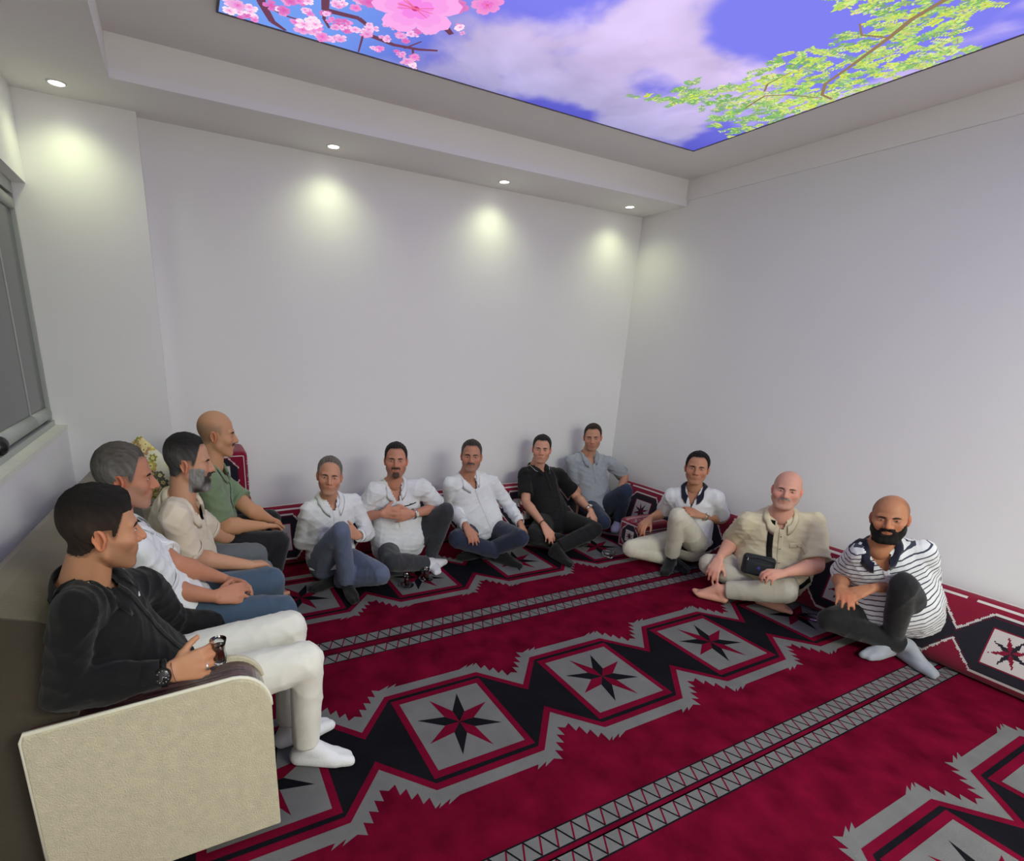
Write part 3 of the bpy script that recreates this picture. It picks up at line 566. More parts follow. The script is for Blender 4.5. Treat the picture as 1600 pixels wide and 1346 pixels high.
# ------------------------------------------------------------------ people
JN = 'pelvis chest head hipR hipL knR knL anR anL toR toL shR shL elR elL wrR wrL haR haL'.split()
POSE = {
'E':[[-3.238,-0.62,0.124],[-3.256,-0.661,0.514],[-3.261,-0.726,0.71],[-3.322,-0.652,0.146],[-3.142,-0.633,0.129],[-3.259,-0.97,0.435],[-3.009,-1.042,0.162],[-3.19,-0.851,0.055],[-3.238,-0.729,0.04],[-3.193,-1.043,0.034],[-3.42,-0.783,0.04],[-3.404,-0.691,0.523],[-3.073,-0.648,0.541],[-3.44,-0.577,0.27],[-2.96,-0.617,0.285],[-3.291,-0.78,0.342],[-3.098,-0.83,0.347],[-3.337,-0.729,0.284],[-3.164,-0.871,0.392]],
'F':[[-2.667,-0.487,0.115],[-2.741,-0.581,0.55],[-2.748,-0.634,0.758],[-2.754,-0.49,0.122],[-2.562,-0.507,0.142],[-2.878,-0.898,0.171],[-2.408,-0.795,0.428],[-2.515,-0.747,0.056],[-2.458,-0.649,0.053],[-2.341,-0.667,0.05],[-2.481,-0.839,0.034],[-2.907,-0.611,0.586],[-2.541,-0.651,0.592],[-2.894,-0.449,0.358],[-2.373,-0.555,0.395],[-2.883,-0.7,0.431],[-2.638,-0.598,0.397],[-2.831,-0.769,0.455],[-2.726,-0.566,0.388]],
'G':[[-1.893,-0.492,0.147],[-2.052,-0.477,0.529],[-2.06,-0.536,0.732],[-1.971,-0.486,0.143],[-1.805,-0.533,0.151],[-2.292,-0.762,0.211],[-1.825,-0.961,0.226],[-1.904,-0.803,0.076],[-2.007,-0.661,0.033],[-1.8,-0.958,0.04],[-2.199,-0.661,0.04],[-2.242,-0.51,0.56],[-1.83,-0.485,0.542],[-2.159,-0.392,0.321],[-1.644,-0.492,0.328],[-2.143,-0.645,0.252],[-1.675,-0.738,0.251],[-2.104,-0.695,0.183],[-1.652,-0.786,0.177]],
'H':[[-1.13,-0.502,0.143],[-1.172,-0.249,0.493],[-1.184,-0.304,0.702],[-1.218,-0.505,0.142],[-1.04,-0.5,0.142],[-1.559,-0.766,0.153],[-1.029,-0.927,0.191],[-1.16,-0.764,0.048],[-1.423,-0.908,0.08],[-0.97,-0.764,0.04],[-1.4,-1.093,0.04],[-1.337,-0.261,0.516],[-0.943,-0.272,0.491],[-1.406,-0.432,0.302],[-0.779,-0.389,0.287],[-1.376,-0.665,0.189],[-0.827,-0.64,0.244],[-1.373,-0.74,0.14],[-0.837,-0.711,0.189]],
'I':[[-0.455,-0.324,0.15],[-0.552,-0.235,0.57],[-0.574,-0.289,0.777],[-0.544,-0.306,0.147],[-0.37,-0.352,0.152],[-0.707,-0.704,0.151],[-0.477,-0.695,0.392],[-0.55,-0.332,0.08],[-0.32,-0.508,0.064],[-0.393,-0.432,0.04],[-0.473,-0.618,0.036],[-0.741,-0.198,0.59],[-0.354,-0.313,0.578],[-0.639,-0.209,0.328],[-0.128,-0.342,0.413],[-0.78,-0.413,0.249],[-0.335,-0.498,0.377],[-0.78,-0.413,0.158],[-0.384,-0.553,0.326]],
'J':[[-0.429,-1.383,0.156],[-0.499,-1.401,0.544],[-0.56,-1.434,0.74],[-0.49,-1.306,0.151],[-0.431,-1.464,0.179],[-0.913,-1.223,0.128],[-0.781,-1.505,0.437],[-0.54,-1.36,0.034],[-0.641,-1.411,0.072],[-0.599,-1.536,0.061],[-0.812,-1.498,0.03],[-0.603,-1.282,0.537],[-0.437,-1.551,0.575],[-0.483,-1.136,0.332],[-0.258,-1.513,0.367],[-0.732,-1.216,0.33],[-0.515,-1.519,0.419],[-0.813,-1.224,0.293],[-0.584,-1.467,0.444]],
'K':[[-0.288,-1.979,0.125],[-0.452,-2.048,0.528],[-0.501,-2.078,0.736],[-0.332,-1.907,0.128],[-0.261,-2.048,0.128],[-0.742,-1.796,0.193],[-0.621,-2.277,0.178],[-0.737,-2.191,0.091],[-0.718,-1.891,0.075],[-0.646,-2.35,0.04],[-0.712,-1.702,0.048],[-0.577,-1.907,0.515],[-0.328,-2.199,0.57],[-0.467,-1.765,0.301],[-0.41,-2.316,0.327],[-0.711,-1.846,0.25],[-0.663,-2.262,0.298],[-0.789,-1.879,0.22],[-0.751,-2.24,0.298]],
'L':[[-0.263,-2.737,0.209],[-0.531,-2.674,0.543],[-0.591,-2.688,0.747],[-0.277,-2.673,0.193],[-0.262,-2.812,0.202],[-0.691,-2.58,0.154],[-0.615,-2.84,0.451],[-0.391,-2.859,0.081],[-0.434,-2.802,0.09],[-0.456,-3.031,0.069],[-0.618,-2.771,0.032],[-0.616,-2.605,0.561],[-0.467,-2.816,0.613],[-0.479,-2.497,0.343],[-0.294,-2.817,0.396],[-0.717,-2.606,0.345],[-0.5,-2.659,0.332],[-0.79,-2.657,0.336],[-0.575,-2.626,0.294]],
'A':[[-4.24,-2.211,0.426],[-4.407,-2.312,0.795],[-4.356,-2.315,1.001],[-4.202,-2.308,0.435],[-4.211,-2.121,0.435],[-3.771,-2.333,0.475],[-3.781,-2.077,0.474],[-3.774,-2.248,0.078],[-3.816,-2.113,0.07],[-3.605,-2.315,0.034],[-3.633,-2.082,0.035],[-4.417,-2.507,0.868],[-4.283,-2.098,0.749],[-4.48,-2.492,0.596],[-4.202,-1.961,0.513],[-4.213,-2.503,0.584],[-3.995,-1.839,0.414],[-4.118,-2.499,0.586],[-3.941,-1.797,0.355]],
'B':[[-4.175,-1.704,0.438],[-4.38,-1.776,0.799],[-4.326,-1.782,1.007],[-4.199,-1.803,0.442],[-4.2,-1.614,0.441],[-3.774,-1.843,0.432],[-3.776,-1.554,0.447],[-3.784,-1.633,0.08],[-3.786,-1.371,0.08],[-3.6,-1.653,0.04],[-3.604,-1.332,0.04],[-4.319,-1.939,0.813],[-4.372,-1.58,0.775],[-4.226,-1.803,0.58],[-4.186,-1.761,0.659],[-4.048,-1.661,0.455],[-3.997,-1.65,0.519],[-3.955,-1.663,0.454],[-3.934,-1.613,0.465]],
'C':[[-4.197,-1.22,0.401],[-4.159,-1.408,0.771],[-4.101,-1.414,0.976],[-4.22,-1.297,0.415],[-4.218,-1.118,0.415],[-3.793,-1.318,0.396],[-3.794,-1.069,0.402],[-3.794,-1.026,0.101],[-3.752,-0.792,0.097],[-3.609,-1.019,0.063],[-3.571,-0.739,0.063],[-4.176,-1.599,0.821],[-4.138,-1.223,0.741],[-4.137,-1.47,0.572],[-4.014,-1.057,0.545],[-3.871,-1.514,0.519],[-3.842,-0.912,0.415],[-3.807,-1.454,0.499],[-3.775,-0.878,0.366]],
'D':[[-4.052,-0.837,0.397],[-3.999,-0.916,0.805],[-3.946,-0.924,1.012],[-4.073,-0.933,0.411],[-4.074,-0.736,0.409],[-3.652,-1.009,0.434],[-3.653,-0.693,0.467],[-3.642,-0.802,0.08],[-3.646,-0.558,0.08],[-3.46,-0.841,0.04],[-3.462,-0.537,0.04],[-4.014,-1.088,0.833],[-3.96,-0.736,0.771],[-3.953,-1.023,0.562],[-3.789,-0.868,0.585],[-3.721,-0.919,0.506],[-3.654,-0.68,0.466],[-3.657,-0.861,0.481],[-3.592,-0.633,0.422]],
}
def smin(a, b, k):
    h_ = np.clip(.5 + .5 * (b - a) / k, 0, 1); return b * (1 - h_) + a * h_ - k * h_ * (1 - h_)
def smax(a, b, k): return -smin(-a, -b, k)
def sd_ell(p, c, r):
    q = (p - c) / r; k0 = np.linalg.norm(q, axis=1); k1 = np.linalg.norm(q / r, axis=1); return k0 * (k0 - 1) / (k1 + 1e-9)
def sd_cap(p, a, b, ra, rb):
    a, b = np.asarray(a, float), np.asarray(b, float); pa = p - a; ba = b - a; h_ = np.clip(pa @ ba / (ba @ ba), 0, 1); return np.linalg.norm(pa - h_[:, None] * ba, axis=1) - (ra + (rb - ra) * h_)
def head_sdf(P, st, neck):
    p = P.copy(); p[:, 0] = np.abs(p[:, 0]); fat = st.get('fat', 0.)
    p = p / np.array((1.05, 1.0, .965))
    d = sd_ell(p, np.array((0, -.9, 3.2)), np.array((7.6, 9.3, 8.3)))
    d = smin(d, sd_ell(p, np.array((0, 3.0, -2.6)), np.array((6.6 + fat * .7, 6.0, 8.2))), 2.)
    d = smin(d, sd_cap(p, (5.0 + fat * .7, .6, -5.2), (2.2 + fat * .4, 6.2, -9.2), 1.5 + fat * .5, 1.7 + fat * .3), 2.2)
    d = smin(d, sd_cap(p, (0, 7.1, -9.4), (1.1, 6.9, -9.4), 1.75, 1.6), 1.6)
    d = smin(d, sd_ell(p, np.array((4.3, 5.9, -2.4)), np.array((2.3 + fat * .3, 2.2, 2.2))), 1.6)
    d = smin(d, sd_cap(p, (.6, 8.3, 1.9), (4.3, 7.0, 2.0), .8, .7), 1.2)
    d = smax(d, -sd_ell(p, np.array((3.15, 9.8, .1)), np.array((1.9, 2.1, 1.35))), 1.0)
    d = smin(d, sd_ell(p, np.array((3.1, 7.0, .1)), np.array((1.6, 1.35, 1.15))), .5)
    d = smin(d, sd_cap(p, (0, 8.3, 1.2), (0, 10.6 + st.get('nose', 0), -2.9), .75, 1.15), .9)
    d = smin(d, sd_ell(p, np.array((1.25, 9.3, -3.3)), np.array((.95, 1.1, .85))), .5)
    d = smin(d, sd_ell(p, np.array((0, 7.4, -6.0)), np.array((3.1, 1.9, 2.3))), 1.2)
    d = smin(d, sd_cap(p, (0, 9.15, -5.45), (2.0, 8.45, -5.6), .42, .25), .35)
    d = smin(d, sd_cap(p, (0, 9.0, -6.45), (1.7, 8.5, -6.2), .52, .3), .35)
    d = smax(d, -sd_cap(p, (0, 9.9, -5.95), (2.4, 8.95, -5.85 + st.get('smile', .2)), .22, .12), .25)
    if st.get('fat', 0) > .4: d = smin(d, sd_ell(p, np.array((0, 4.6, -9.9)), np.array((4.6, 3.6, 2.2))), 1.5)
    d2 = sd_cap(P, (0, -1.8, -3.5), neck, 5.3 + fat * .9, 5.4 + fat * .9); return smin(d, d2, 1.8)
def trace(D, st, neck, it=60):
    r = np.full(len(D), 27.); 
    for i in range(it):
        r -= np.clip(head_sdf(D * r[:, None], st, neck) * .75, -.6, 3)
    return np.clip(r, 1, 27)
def sst(x, a, b):
    t_ = np.clip((x - a) / (b - a), 0, 1); return t_ * t_ * (3 - 2 * t_)
NU, NV = 128, 96
def hairline(y, front):
    return np.interp(y, [-11, -8, -4, -2.2, -.6, .8, 2.2, 3.0, 3.8, 4.6, 5.3, 6.4, 12], [-6.5, -6.5, -5.5, -3.5, -.3, 1.2, -.8, -.3, 2.2, front - 2.2, front - .2, front, front])
def build_head(pid, sp, O, X, Y, Z, neckw):
    """head grid in its own frame (cm): X to the man's left ... returned as world vertices"""
    M = np.stack([X, Y, Z]); neck = M @ (neckw - O) * 100
    neck = neck / max(1., np.linalg.norm(neck) / 19.)
    st = sp['face']; th = np.linspace(0, np.pi, NV + 1)[1:-1]; ph = np.linspace(0, 2 * np.pi, NU, endpoint=False); ph = ph - .42 * np.sin(ph)
    T, Pp = np.meshgrid(th, ph, indexing='ij')
    D = np.stack([np.sin(T) * np.sin(Pp), np.sin(T) * np.cos(Pp), np.cos(T)], -1).reshape(-1, 3)
    D = np.concatenate([D, [[0, 0, 1.], [0, 0, -1.]]]); r = trace(D, st, neck); P = D * r[:, None]; n = (NV - 1) * NU
    F = []
    for i in range(NV - 2):
        for j in range(NU): k = (j + 1) % NU; F.append((i * NU + j, (i + 1) * NU + j, (i + 1) * NU + k, i * NU + k))
    for j in range(NU): k = (j + 1) % NU; F.append((n, j, k)); F.append((n + 1, (NV - 2) * NU + k, (NV - 2) * NU + j))
    x, y, z = P.T; ax_ = np.abs(x)
    skin = np.array(sp['skin']); C = np.tile(skin, (len(P), 1))
    def blend(mask, c): 
        nonlocal C
        C = C * (1 - mask[:, None]) + np.array(c) * mask[:, None]
    blend(.35 * np.exp(-((ax_ - 4.4) ** 2 + (z + 2.6) ** 2) / 5) * (y > 4), skin * (1.15, .72, .66)); blend(.35 * np.exp(-(ax_ ** 2 + (z + 3) ** 2) / 2.5) * (y > 8), skin * (1.1, .7, .65))
    lip = np.clip(1.25 - np.sqrt((x / 2.3) ** 2 + ((z + 5.95) / .85) ** 2), 0, .25) * 4 * (y > 7.6); blend(.5 * lip, skin * (.85, .52, .50))
    blend(.6 * np.clip(1.2 - np.sqrt((x / 2.1) ** 2 + ((z + 5.93) / .2) ** 2), 0, 1) * (y > 7.6), skin * .25)
    blend(.5 * np.exp(-(((ax_ - 3.1) / 1.9) ** 2 + ((z - .2) / 1.1) ** 2)) * (y > 5), skin * (.45, .36, .36))
    hc = np.array(sp['hair']); zl = hairline(y, st.get('front', 7.2)); s_ = z - zl
    jaw = sst(-z - np.interp(ax_, [0, 2.5, 4.2, 5.6, 6.6, 8], [3.7, 3.9, 5.0, 4.0, 1.6, .5]), 0, 1.5) * sst(y, .3, 1.8) * sst(z, -12, -10.8)
    mus = (np.abs(z + 4.5) < .75) * (ax_ < 3.2) * (y > 7)
    beardm = np.clip(np.maximum(jaw * (.35 + .65 * sst(-z, 3, 7)), mus * .8), 0, 1) * (1 - np.clip(lip, 0, 1))
    if sp.get('goatee'): beardm = np.maximum(mus * 1., (np.sqrt((x / 2.6) ** 2 + ((z + 8.4) / 2.3) ** 2) < 1) * (y > 5.) * (lip < .3)) * 1. + .0 * jaw
    if sp.get('stub'): blend(sp['stub'] * jaw * (1 - np.clip(lip, 0, 1)), np.array(sp.get('bcol', hc)) * .8 + skin * .12)
    if sp.get('top'): blend(.55 * sst(s_, -1.2, .4) * (z > -6), hc)
    if sp.get('side'): blend(sp['side'] * sst(s_, 0, 1.2) * sst(-(z - sp.get('sidez', 6.5)), -2.5, 1.5) * sst(-y, -5.0, -1.5), hc)
    Fr = [tuple(f[::-1]) for f in F]
    W_ = lambda Q: O + (Q[:, :1] * X + Q[:, 1:2] * Y + Q[:, 2:] * Z) * .01
    res = dict(V=W_(P), F=Fr, C=C)
    N_ = np.zeros((len(P), 3)); 
    nz = lambda f, sc, seed: (fbm(np.stack([f[:, 0] * sc + f[:, 2] * .6, f[:, 1] * sc], 1) + 50, 1., seed, 3) - .5)
    F4 = Fr
    def shell(thk, name, col, noise=.25):
        ns = nz(P, .8, 5) * noise * 2; t2 = np.where(thk > .02, thk * (1 + ns) + .04 + (fbm(np.stack([x * 2.6 + 50, y * .7 + z * .5 + 50], 1), 1., 4, 2) - .5) * .55 * np.clip(thk, 0, 1), -.35); keep = [f for f in F4 if max(thk[list(f)]) > .02]
        Q = P + D * t2[:, None]; Q[:, 2] = np.where(thk > .02, Q[:, 2], Q[:, 2]); u = sorted(set(i for f in keep for i in f)); ix_ = {a: b for b, a in enumerate(u)}
        V = W_(Q[u]); return V, [tuple(ix_[i] for i in f) for f in keep], col[u] if hasattr(col, 'shape') and col.ndim == 2 else None, name
    parts = []
    if sp.get('top'):
        tp = sst(z, 2.5, 8.5); tk = (sp.get('sides', .5) * (1 - tp) + sp['top'] * tp) * sst(s_ + 1.0 * nz(P, 1.7, 13) - .5 * np.exp(-((ax_ - 4.3) / 1.2) ** 2) * (y > 4), -.1, 2.4) ** .8
        if sp.get('quiff'): tk = tk + sp['quiff'] * sst(y, 2, 7) * sst(z, 5, 8)
        if sp.get('recede'): tk = tk * (1 - sst(y, 2.5, 5.5) * sst(z, 6, 8) * sp['recede'])
        earm = (np.abs(y + .2) < 2.) & (z < 1.6) & (z > -5); tk = np.where(earm, 0, tk); tk = np.where((z < -5.8), 0, tk)
        g = np.array(sp.get('hair2', hc)); hcol = hc * tp[:, None] + g * (1 - tp[:, None]); hn = (fbm(np.stack([x * 3.2 + 50, y * .55 + z * .4 + 50], 1), 1., 8, 3) - .5)[:, None] * 1.5; parts.append(shell(tk, 'hair', np.clip(hcol * (1 + hn), 0, 1)))
    if sp.get('beard'):
        b2 = np.array(sp.get('bcol', hc)); tk = beardm * sp['beard'] * (1 + .4 * sst(-z, 7, 10)) * (.25 + .75 * sst(y + .8 * nz(P, 2., 6), .5, 4)); bc = np.tile(b2, (len(P), 1))
        if sp.get('bgrey') is not None: k = (sst(-z, 6.5, 9.5) * sst(y, 4, 7))[:, None]; k2 = sst(ax_, 4.5, 6)[:, None]; bc = bc * (1 - np.maximum(k, k2)) + np.array(sp['bgrey']) * np.maximum(k, k2)
        parts.append(shell(tk, 'beard' if not sp.get('musonly') else 'moustache', np.clip(bc * (1 + nz(P, 2.5, 3)[:, None] * .8), 0, 1)))
    elif sp.get('mus'):
        parts.append(shell(mus * sp['mus'] * 1., 'moustache', np.tile(np.array(sp.get('bcol', hc)), (len(P), 1))))
    def surf(dx, dy, dz):
        d = np.array([[dx, dy, dz]], float); d /= np.linalg.norm(d); return (d * trace(d, st, neck)[:, None])[0]
    extra = []
    for sg in (-1, 1):
        q = surf(3.1 * sg, 8.0, .12); e = ell(q + np.array((0, -.42, .02)), np.eye(3), (1.2, .62, .40 * (st.get('eye', 1))), 14, 8); i2 = ell(q + np.array((.0, .0, .02)), np.eye(3), (.62, .32, .40 * st.get('eye', 1)), 12, 6)
        extra.append(('eye', W_(e[0]), e[1], 'eyew', (W_(i2[0]), i2[1])))
        pts = [surf(sg * a, 8.6 - a * .18, 1.22 + .38 * math.sin((a - 1) / 3.6 * 2.6)) for a in np.linspace(1.2, 4.9, 8)]
        v, f = tube(np.array(pts) + np.array((0, .02, 0)), [.15, .36, .42, .42, .38, .32, .24, .1], 6); extra.append(('eyebrow', W_(v), f, 'brow', None))
    # ears: cupped discs
    ears = []
    for sg in (-1, 1):
        U = np.linspace(0, 2 * np.pi, 22, endpoint=False); q = surf(7.2 * sg, -.9, -1.0); base = np.array((q[0] + sg * .25, -.7, -1.0)); out = unit((sg * .80, -.58, 0)); up_ = unit((0, -.14, 1)); fw_ = unit(np.cross(up_, out)) * sg
        R_ = []
        for rr, hh in ((.96, -.5), (1.02, .55), (1.0, .95), (.84, 1.15), (.70, .92), (.55, .52), (.30, .35), (.02, .32)):
            R_.append([base + out * (hh + .35 * max(0, -math.cos(u + .2)) * (hh > .3)) + up_ * 3.1 * rr * math.sin(u) * (1 - .12 * (math.sin(u) < 0)) + fw_ * rr * 1.75 * math.cos(u) * (1 - .28 * (math.sin(u) < -.2)) + (-fw_ * .1) for u in U])
        v, f = loft(R_); ears.append((W_(v), f))
    res['ears'] = ears; res['parts'] = parts; res['extra'] = extra
    return res
def rot_about(v, k, a):
    k = unit(k); return v * math.cos(a) + np.cross(k, v) * math.sin(a) + k * (k @ v) * (1 - math.cos(a))
def hand(wr, d, n, side, curl=.6, s=1., spread=1., thumb=.6):
    """palm and five separate bent fingers; d wrist to knuckles, n the way the palm faces"""
    d = unit(d); n = unit(np.asarray(n, float) - (np.asarray(n) @ d) * d); t = np.cross(d, n) * (1 if side == 'R' else -1)   # thumb side
    P = []
    offs = [.030, .0105, -.0095, -.028]; ln = [.068, .076, .071, .056]; kl = [.090, .094, .089, .081]; tips = []
    for i in range(4):
        a = wr + t * offs[i] * .55 + d * .005; b = wr + t * offs[i] * (1 + .12 * spread) * s + d * kl[i] * s - n * (.002 if i in (1, 2) else -.002)
        P.append(cap(a, b, .0145 * s, .0115 * s, n=12, m=3))
        if i < 3: b2 = wr + t * (offs[i] + offs[i + 1]) / 2 * s + d * (kl[i] - .012) * s; P.append(cap(a, b2, .014 * s, .0115 * s, n=10, m=3))
        dd = unit(d + t * (.10 * spread * (1.3 - i))); ax = np.cross(dd, n); p = b; rad = .0098 * s * (1.0, 1.02, .97, .86)[i]; c = curl if not hasattr(curl, '__len__') else curl[i]
        for k, fr in enumerate((.45, .31, .24)):
            dd = rot_about(dd, ax, c * (.65, .85, .55)[k]); q = p + dd * ln[i] * fr * s; P.append(cap(p, q, rad * (1 - .07 * k), rad * (1 - .07 * (k + 1)), n=12, m=4)); p = q
        tips.append(p)
    p = wr + t * .016 + d * .018 + n * .006; dd = unit(d * .75 + t * .75 * (1 if thumb > .3 else .6) + n * .35); ax = np.cross(dd, n)
    P.append(cap(wr + d * .01, p + dd * .03, .014 * s, .0135 * s, n=12, m=3))
    p = p + dd * .028
    for k, l in enumerate((.036, .029)):
        dd = unit(dd + d * .22 - t * .12 * k + n * .12 * (curl if not hasattr(curl, '__len__') else curl[0])); q = p + dd * l * s; P.append(cap(p, q, (.0118, .0105)[k] * s, (.0105, .0088)[k] * s, n=12, m=4)); p = q
    P.append(ell(wr + d * .045 * s, (t, n, d), (.036 * s, .0155 * s, .05 * s))); return P
def foot(an, to, kn, g=0., bare=False):
    d = unit(to - an); dz = unit(np.array([to[0] - an[0], to[1] - an[1], 0])); sd = unit(np.cross(dz, (0, 0, 1))); an2 = np.array(an); heel = an2 - dz * .035 - np.array((0, 0, max(.0, an2[2] - .034)))
    tip = np.array([to[0], to[1], .018 + g * .3]) if to[2] < .08 else np.array(to); L_ = np.linalg.norm((tip - heel)[:2]); ball = heel + (tip - heel) * .72; ball[2] = .026
    if to[2] >= .08: ball = heel + (tip - heel) * .72
    P = [cap(an2, heel, .036 + g, .030 + g), cap(heel, ball + sd * .020, .029 + g, .023 + g), cap(heel, ball - sd * .020, .029 + g, .022 + g), cap(an2 + dz * .01, ball + sd * .008, .034 + g, .022 + g), cap(an2 + dz * .01, ball - sd * .012, .030 + g, .020 + g)]
    if bare:
        sgn = 1 if g >= 0 else 1
        for i, (o_, r, l) in enumerate(((.030, .0135, .052), (.012, .0105, .050), (-.002, .0098, .044), (-.016, .0092, .037), (-.029, .0088, .028))):
            b = ball + sd * o_ * 1.12 - dz * .005; P.append(cap(b, b + dz * l, r + .001, r, n=12, m=4))
    else: P += [cap(ball + sd * .018, tip + sd * .014, .022 + g, .017 + g), cap(ball - sd * .018, tip - sd * .016 - dz * .012, .021 + g, .015 + g)]
    return P
def torso_rings(pe, ch, hl, sl, belly=0., g=0., t0=-.24, t1=1.14, hw=1., up_top=None):
    up = unit(ch - pe); L_ = np.linalg.norm(ch - pe); K = [(-.26, .07, .06, 0), (-.20, .125, .09, 0), (-.10, .158, .112, .0), (0, .168, .120, .004), (.15, .160, .118, .014), (.35, .152, .112, .020), (.55, .153, .112, .016), (.72, .162, .112, .010), (.86, .166, .104, .004), (.95, .150, .090, -.004), (1.02, .112, .076, -.010), (1.08, .080, .066, -.012), (1.16, .062, .060, -.006)]
    kt = np.array(K); R_ = []; ts = np.unique(np.clip(np.concatenate([[t0, t1], kt[:, 0], np.linspace(t0, t1, 22)]), t0, t1))
    t_ = np.linspace(0, 2 * np.pi, 32, endpoint=False)
    for t in ts:
        w_, dp, fo = (np.interp(t, kt[:, 0], kt[:, i]) for i in (1, 2, 3)); lf = unit(hl * (1 - np.clip(t, 0, 1)) + sl * np.clip(t, 0, 1)); lf = unit(lf - (lf @ up) * up); fw = np.cross(lf, up)
        bb = belly * math.exp(-((t - .30) / .30) ** 2); w_ = (w_ * hw + bb * .45) + g; d2 = dp * (1 + .3 * (hw - 1)) + bb * .62 + g; fo = fo + bb * .55
        sl_ = -.035 * math.sin(np.clip(t, 0, 1) * math.pi)
        c = pe + up * L_ * t + fw * (fo + sl_); ct, st_ = np.cos(t_), np.sin(t_); e = .86
        R_.append(c + (np.sign(ct) * np.abs(ct) ** e * w_)[:, None] * lf + (np.sign(st_) * np.abs(st_) ** e * d2)[:, None] * fw)
    return R_
M_skin = mat('skin', (1, 1, 1), .52, spec=.35, attr=True, bump=(240, .08, .002)); M_skin.node_tree.nodes['Principled BSDF'].inputs['Subsurface Weight'].default_value = .12
M_skin.node_tree.nodes['Principled BSDF'].inputs['Subsurface Radius'].default_value = (.012, .005, .003); M_skin.node_tree.nodes['Principled BSDF'].inputs['Subsurface Scale'].default_value = 1.
M_hair = mat('hair', (1, 1, 1), .65, attr=True, bump=(700, .8, .004), spec=.3)
M_eyew = mat('eye_white', (.60, .57, .53), .2, spec=.5); M_iris = mat('iris', (.02, .011, .007), .1, spec=.6)
CLOTH = {}
def cloth(name, rgb, rough=.85, sheen=.2, nz=.05, w_=500, bs=.3):
    if name not in CLOTH: CLOTH[name] = mat(name, hexc(*rgb), rough, noise=(9, nz, 3), bump=(w_, bs, .002), sheen=sheen)
    return CLOTH[name]
def stripes_mat():
    m = cloth('striped_cotton', (226, 228, 232)); nt = m.node_tree; N = nt.nodes; L = nt.links; a = N.new('ShaderNodeAttribute'); a.attribute_name = 'Col'
    mt = N.new('ShaderNodeMath'); mt.operation = 'FRACT'; ml = N.new('ShaderNodeMath'); ml.operation = 'MULTIPLY'; ml.inputs[1].default_value = 1.
    sp_ = N.new('ShaderNodeSeparateColor'); L.new(a.outputs['Color'], sp_.inputs[0]); L.new(sp_.outputs[0], ml.inputs[0]); L.new(ml.outputs[0], mt.inputs[0])
    gt = N.new('ShaderNodeMath'); gt.operation = 'LESS_THAN'; gt.inputs[1].default_value = .24; L.new(mt.outputs[0], gt.inputs[0])
    mx = N.new('ShaderNodeMix'); mx.data_type = 'RGBA'; mx.inputs[6].default_value = (*hexc(226, 228, 232), 1); mx.inputs[7].default_value = (*hexc(62, 68, 84), 1); L.new(gt.outputs[0], mx.inputs[0])
    b = N['Principled BSDF']; L.new(mx.outputs[2], b.inputs['Base Color']); return m
def drape(bvh, pts, dirs, wd, name, m, parent, off=.003, th=.0, **k):
    """strip laid on a cloth surface: each point is pushed along its ray on to it"""
    rows = []
    for p, d, sdv in zip(pts, dirs, k.pop('sides')):
        row = []
        for s_ in (-1, -.5, 0, .5, 1):
            q = p + sdv * wd / 2 * s_; h_ = bvh.ray_cast(Vector(q - d * .25), Vector(d), .6)
            if h_[0] is None: h_ = bvh.find_nearest(Vector(q))
            row.append(np.array(h_[0]) - d * off)
        rows.append(row)
    if len(rows) < 2: return None
    V = np.array(rows); n = V.shape[0]; w5 = V.reshape(-1, 3); low = (V + np.array(dirs)[:, None, :] * (off + .002)).reshape(-1, 3); F = []
    for i in range(n - 1):
        for j in range(4): F.append((i * 5 + j, i * 5 + j + 1, (i + 1) * 5 + j + 1, (i + 1) * 5 + j))
        o_ = n * 5; F.append((i * 5, (i + 1) * 5, o_ + (i + 1) * 5, o_ + i * 5)); F.append((i * 5 + 4, o_ + i * 5 + 4, o_ + (i + 1) * 5 + 4, (i + 1) * 5 + 4))
    F.append((0, o_, o_ + 1, 1)); 
    return mk(name, np.concatenate([w5, low]), F, m, parent)
def watch(parent, wr, el, up, strap, face, dial, r=.03, name='wristwatch', fr=.019):
    d = unit(wr - el); up = unit(np.asarray(up, float) - (np.asarray(up) @ d) * d); sd = np.cross(d, up); c = wr - d * .022; t = np.linspace(0, 2 * np.pi, 24, endpoint=False)
    ring = lambda rr, o_: c + d * o_ + rr * (np.cos(t)[:, None] * up * .86 + np.sin(t)[:, None] * sd * 1.08)
    w_ = mk(name, *loft([ring(r, -.009), ring(r + .0035, -.008), ring(r + .0035, .008), ring(r, .009)]), strap, parent)
    cc = c + up * (r * .86 + .004); disc = lambda rr, h_: cc + up * h_ + rr * (np.cos(t)[:, None] * d + np.sin(t)[:, None] * sd)
    mk('watch_case', *loft([disc(fr, -.004), disc(fr, .005), disc(fr * .86, .0075), disc(fr * .84, .006)], caps=True), face, w_)
    mk('dial', *loft([disc(fr * .82, .0056), disc(fr * .80, .0062)]), dial, w_)
    hands = merge([cap(cc + up * .0066, cc + up * .0066 + unit(d + .4 * sd) * fr * .45, .0007, .0005, n=6, m=2), cap(cc + up * .0066, cc + up * .0066 + unit(-d * .3 + sd) * fr * .6, .0006, .0004, n=6, m=2)])
    mk('watch_hands', *hands, M_chrome, w_)
    return w_
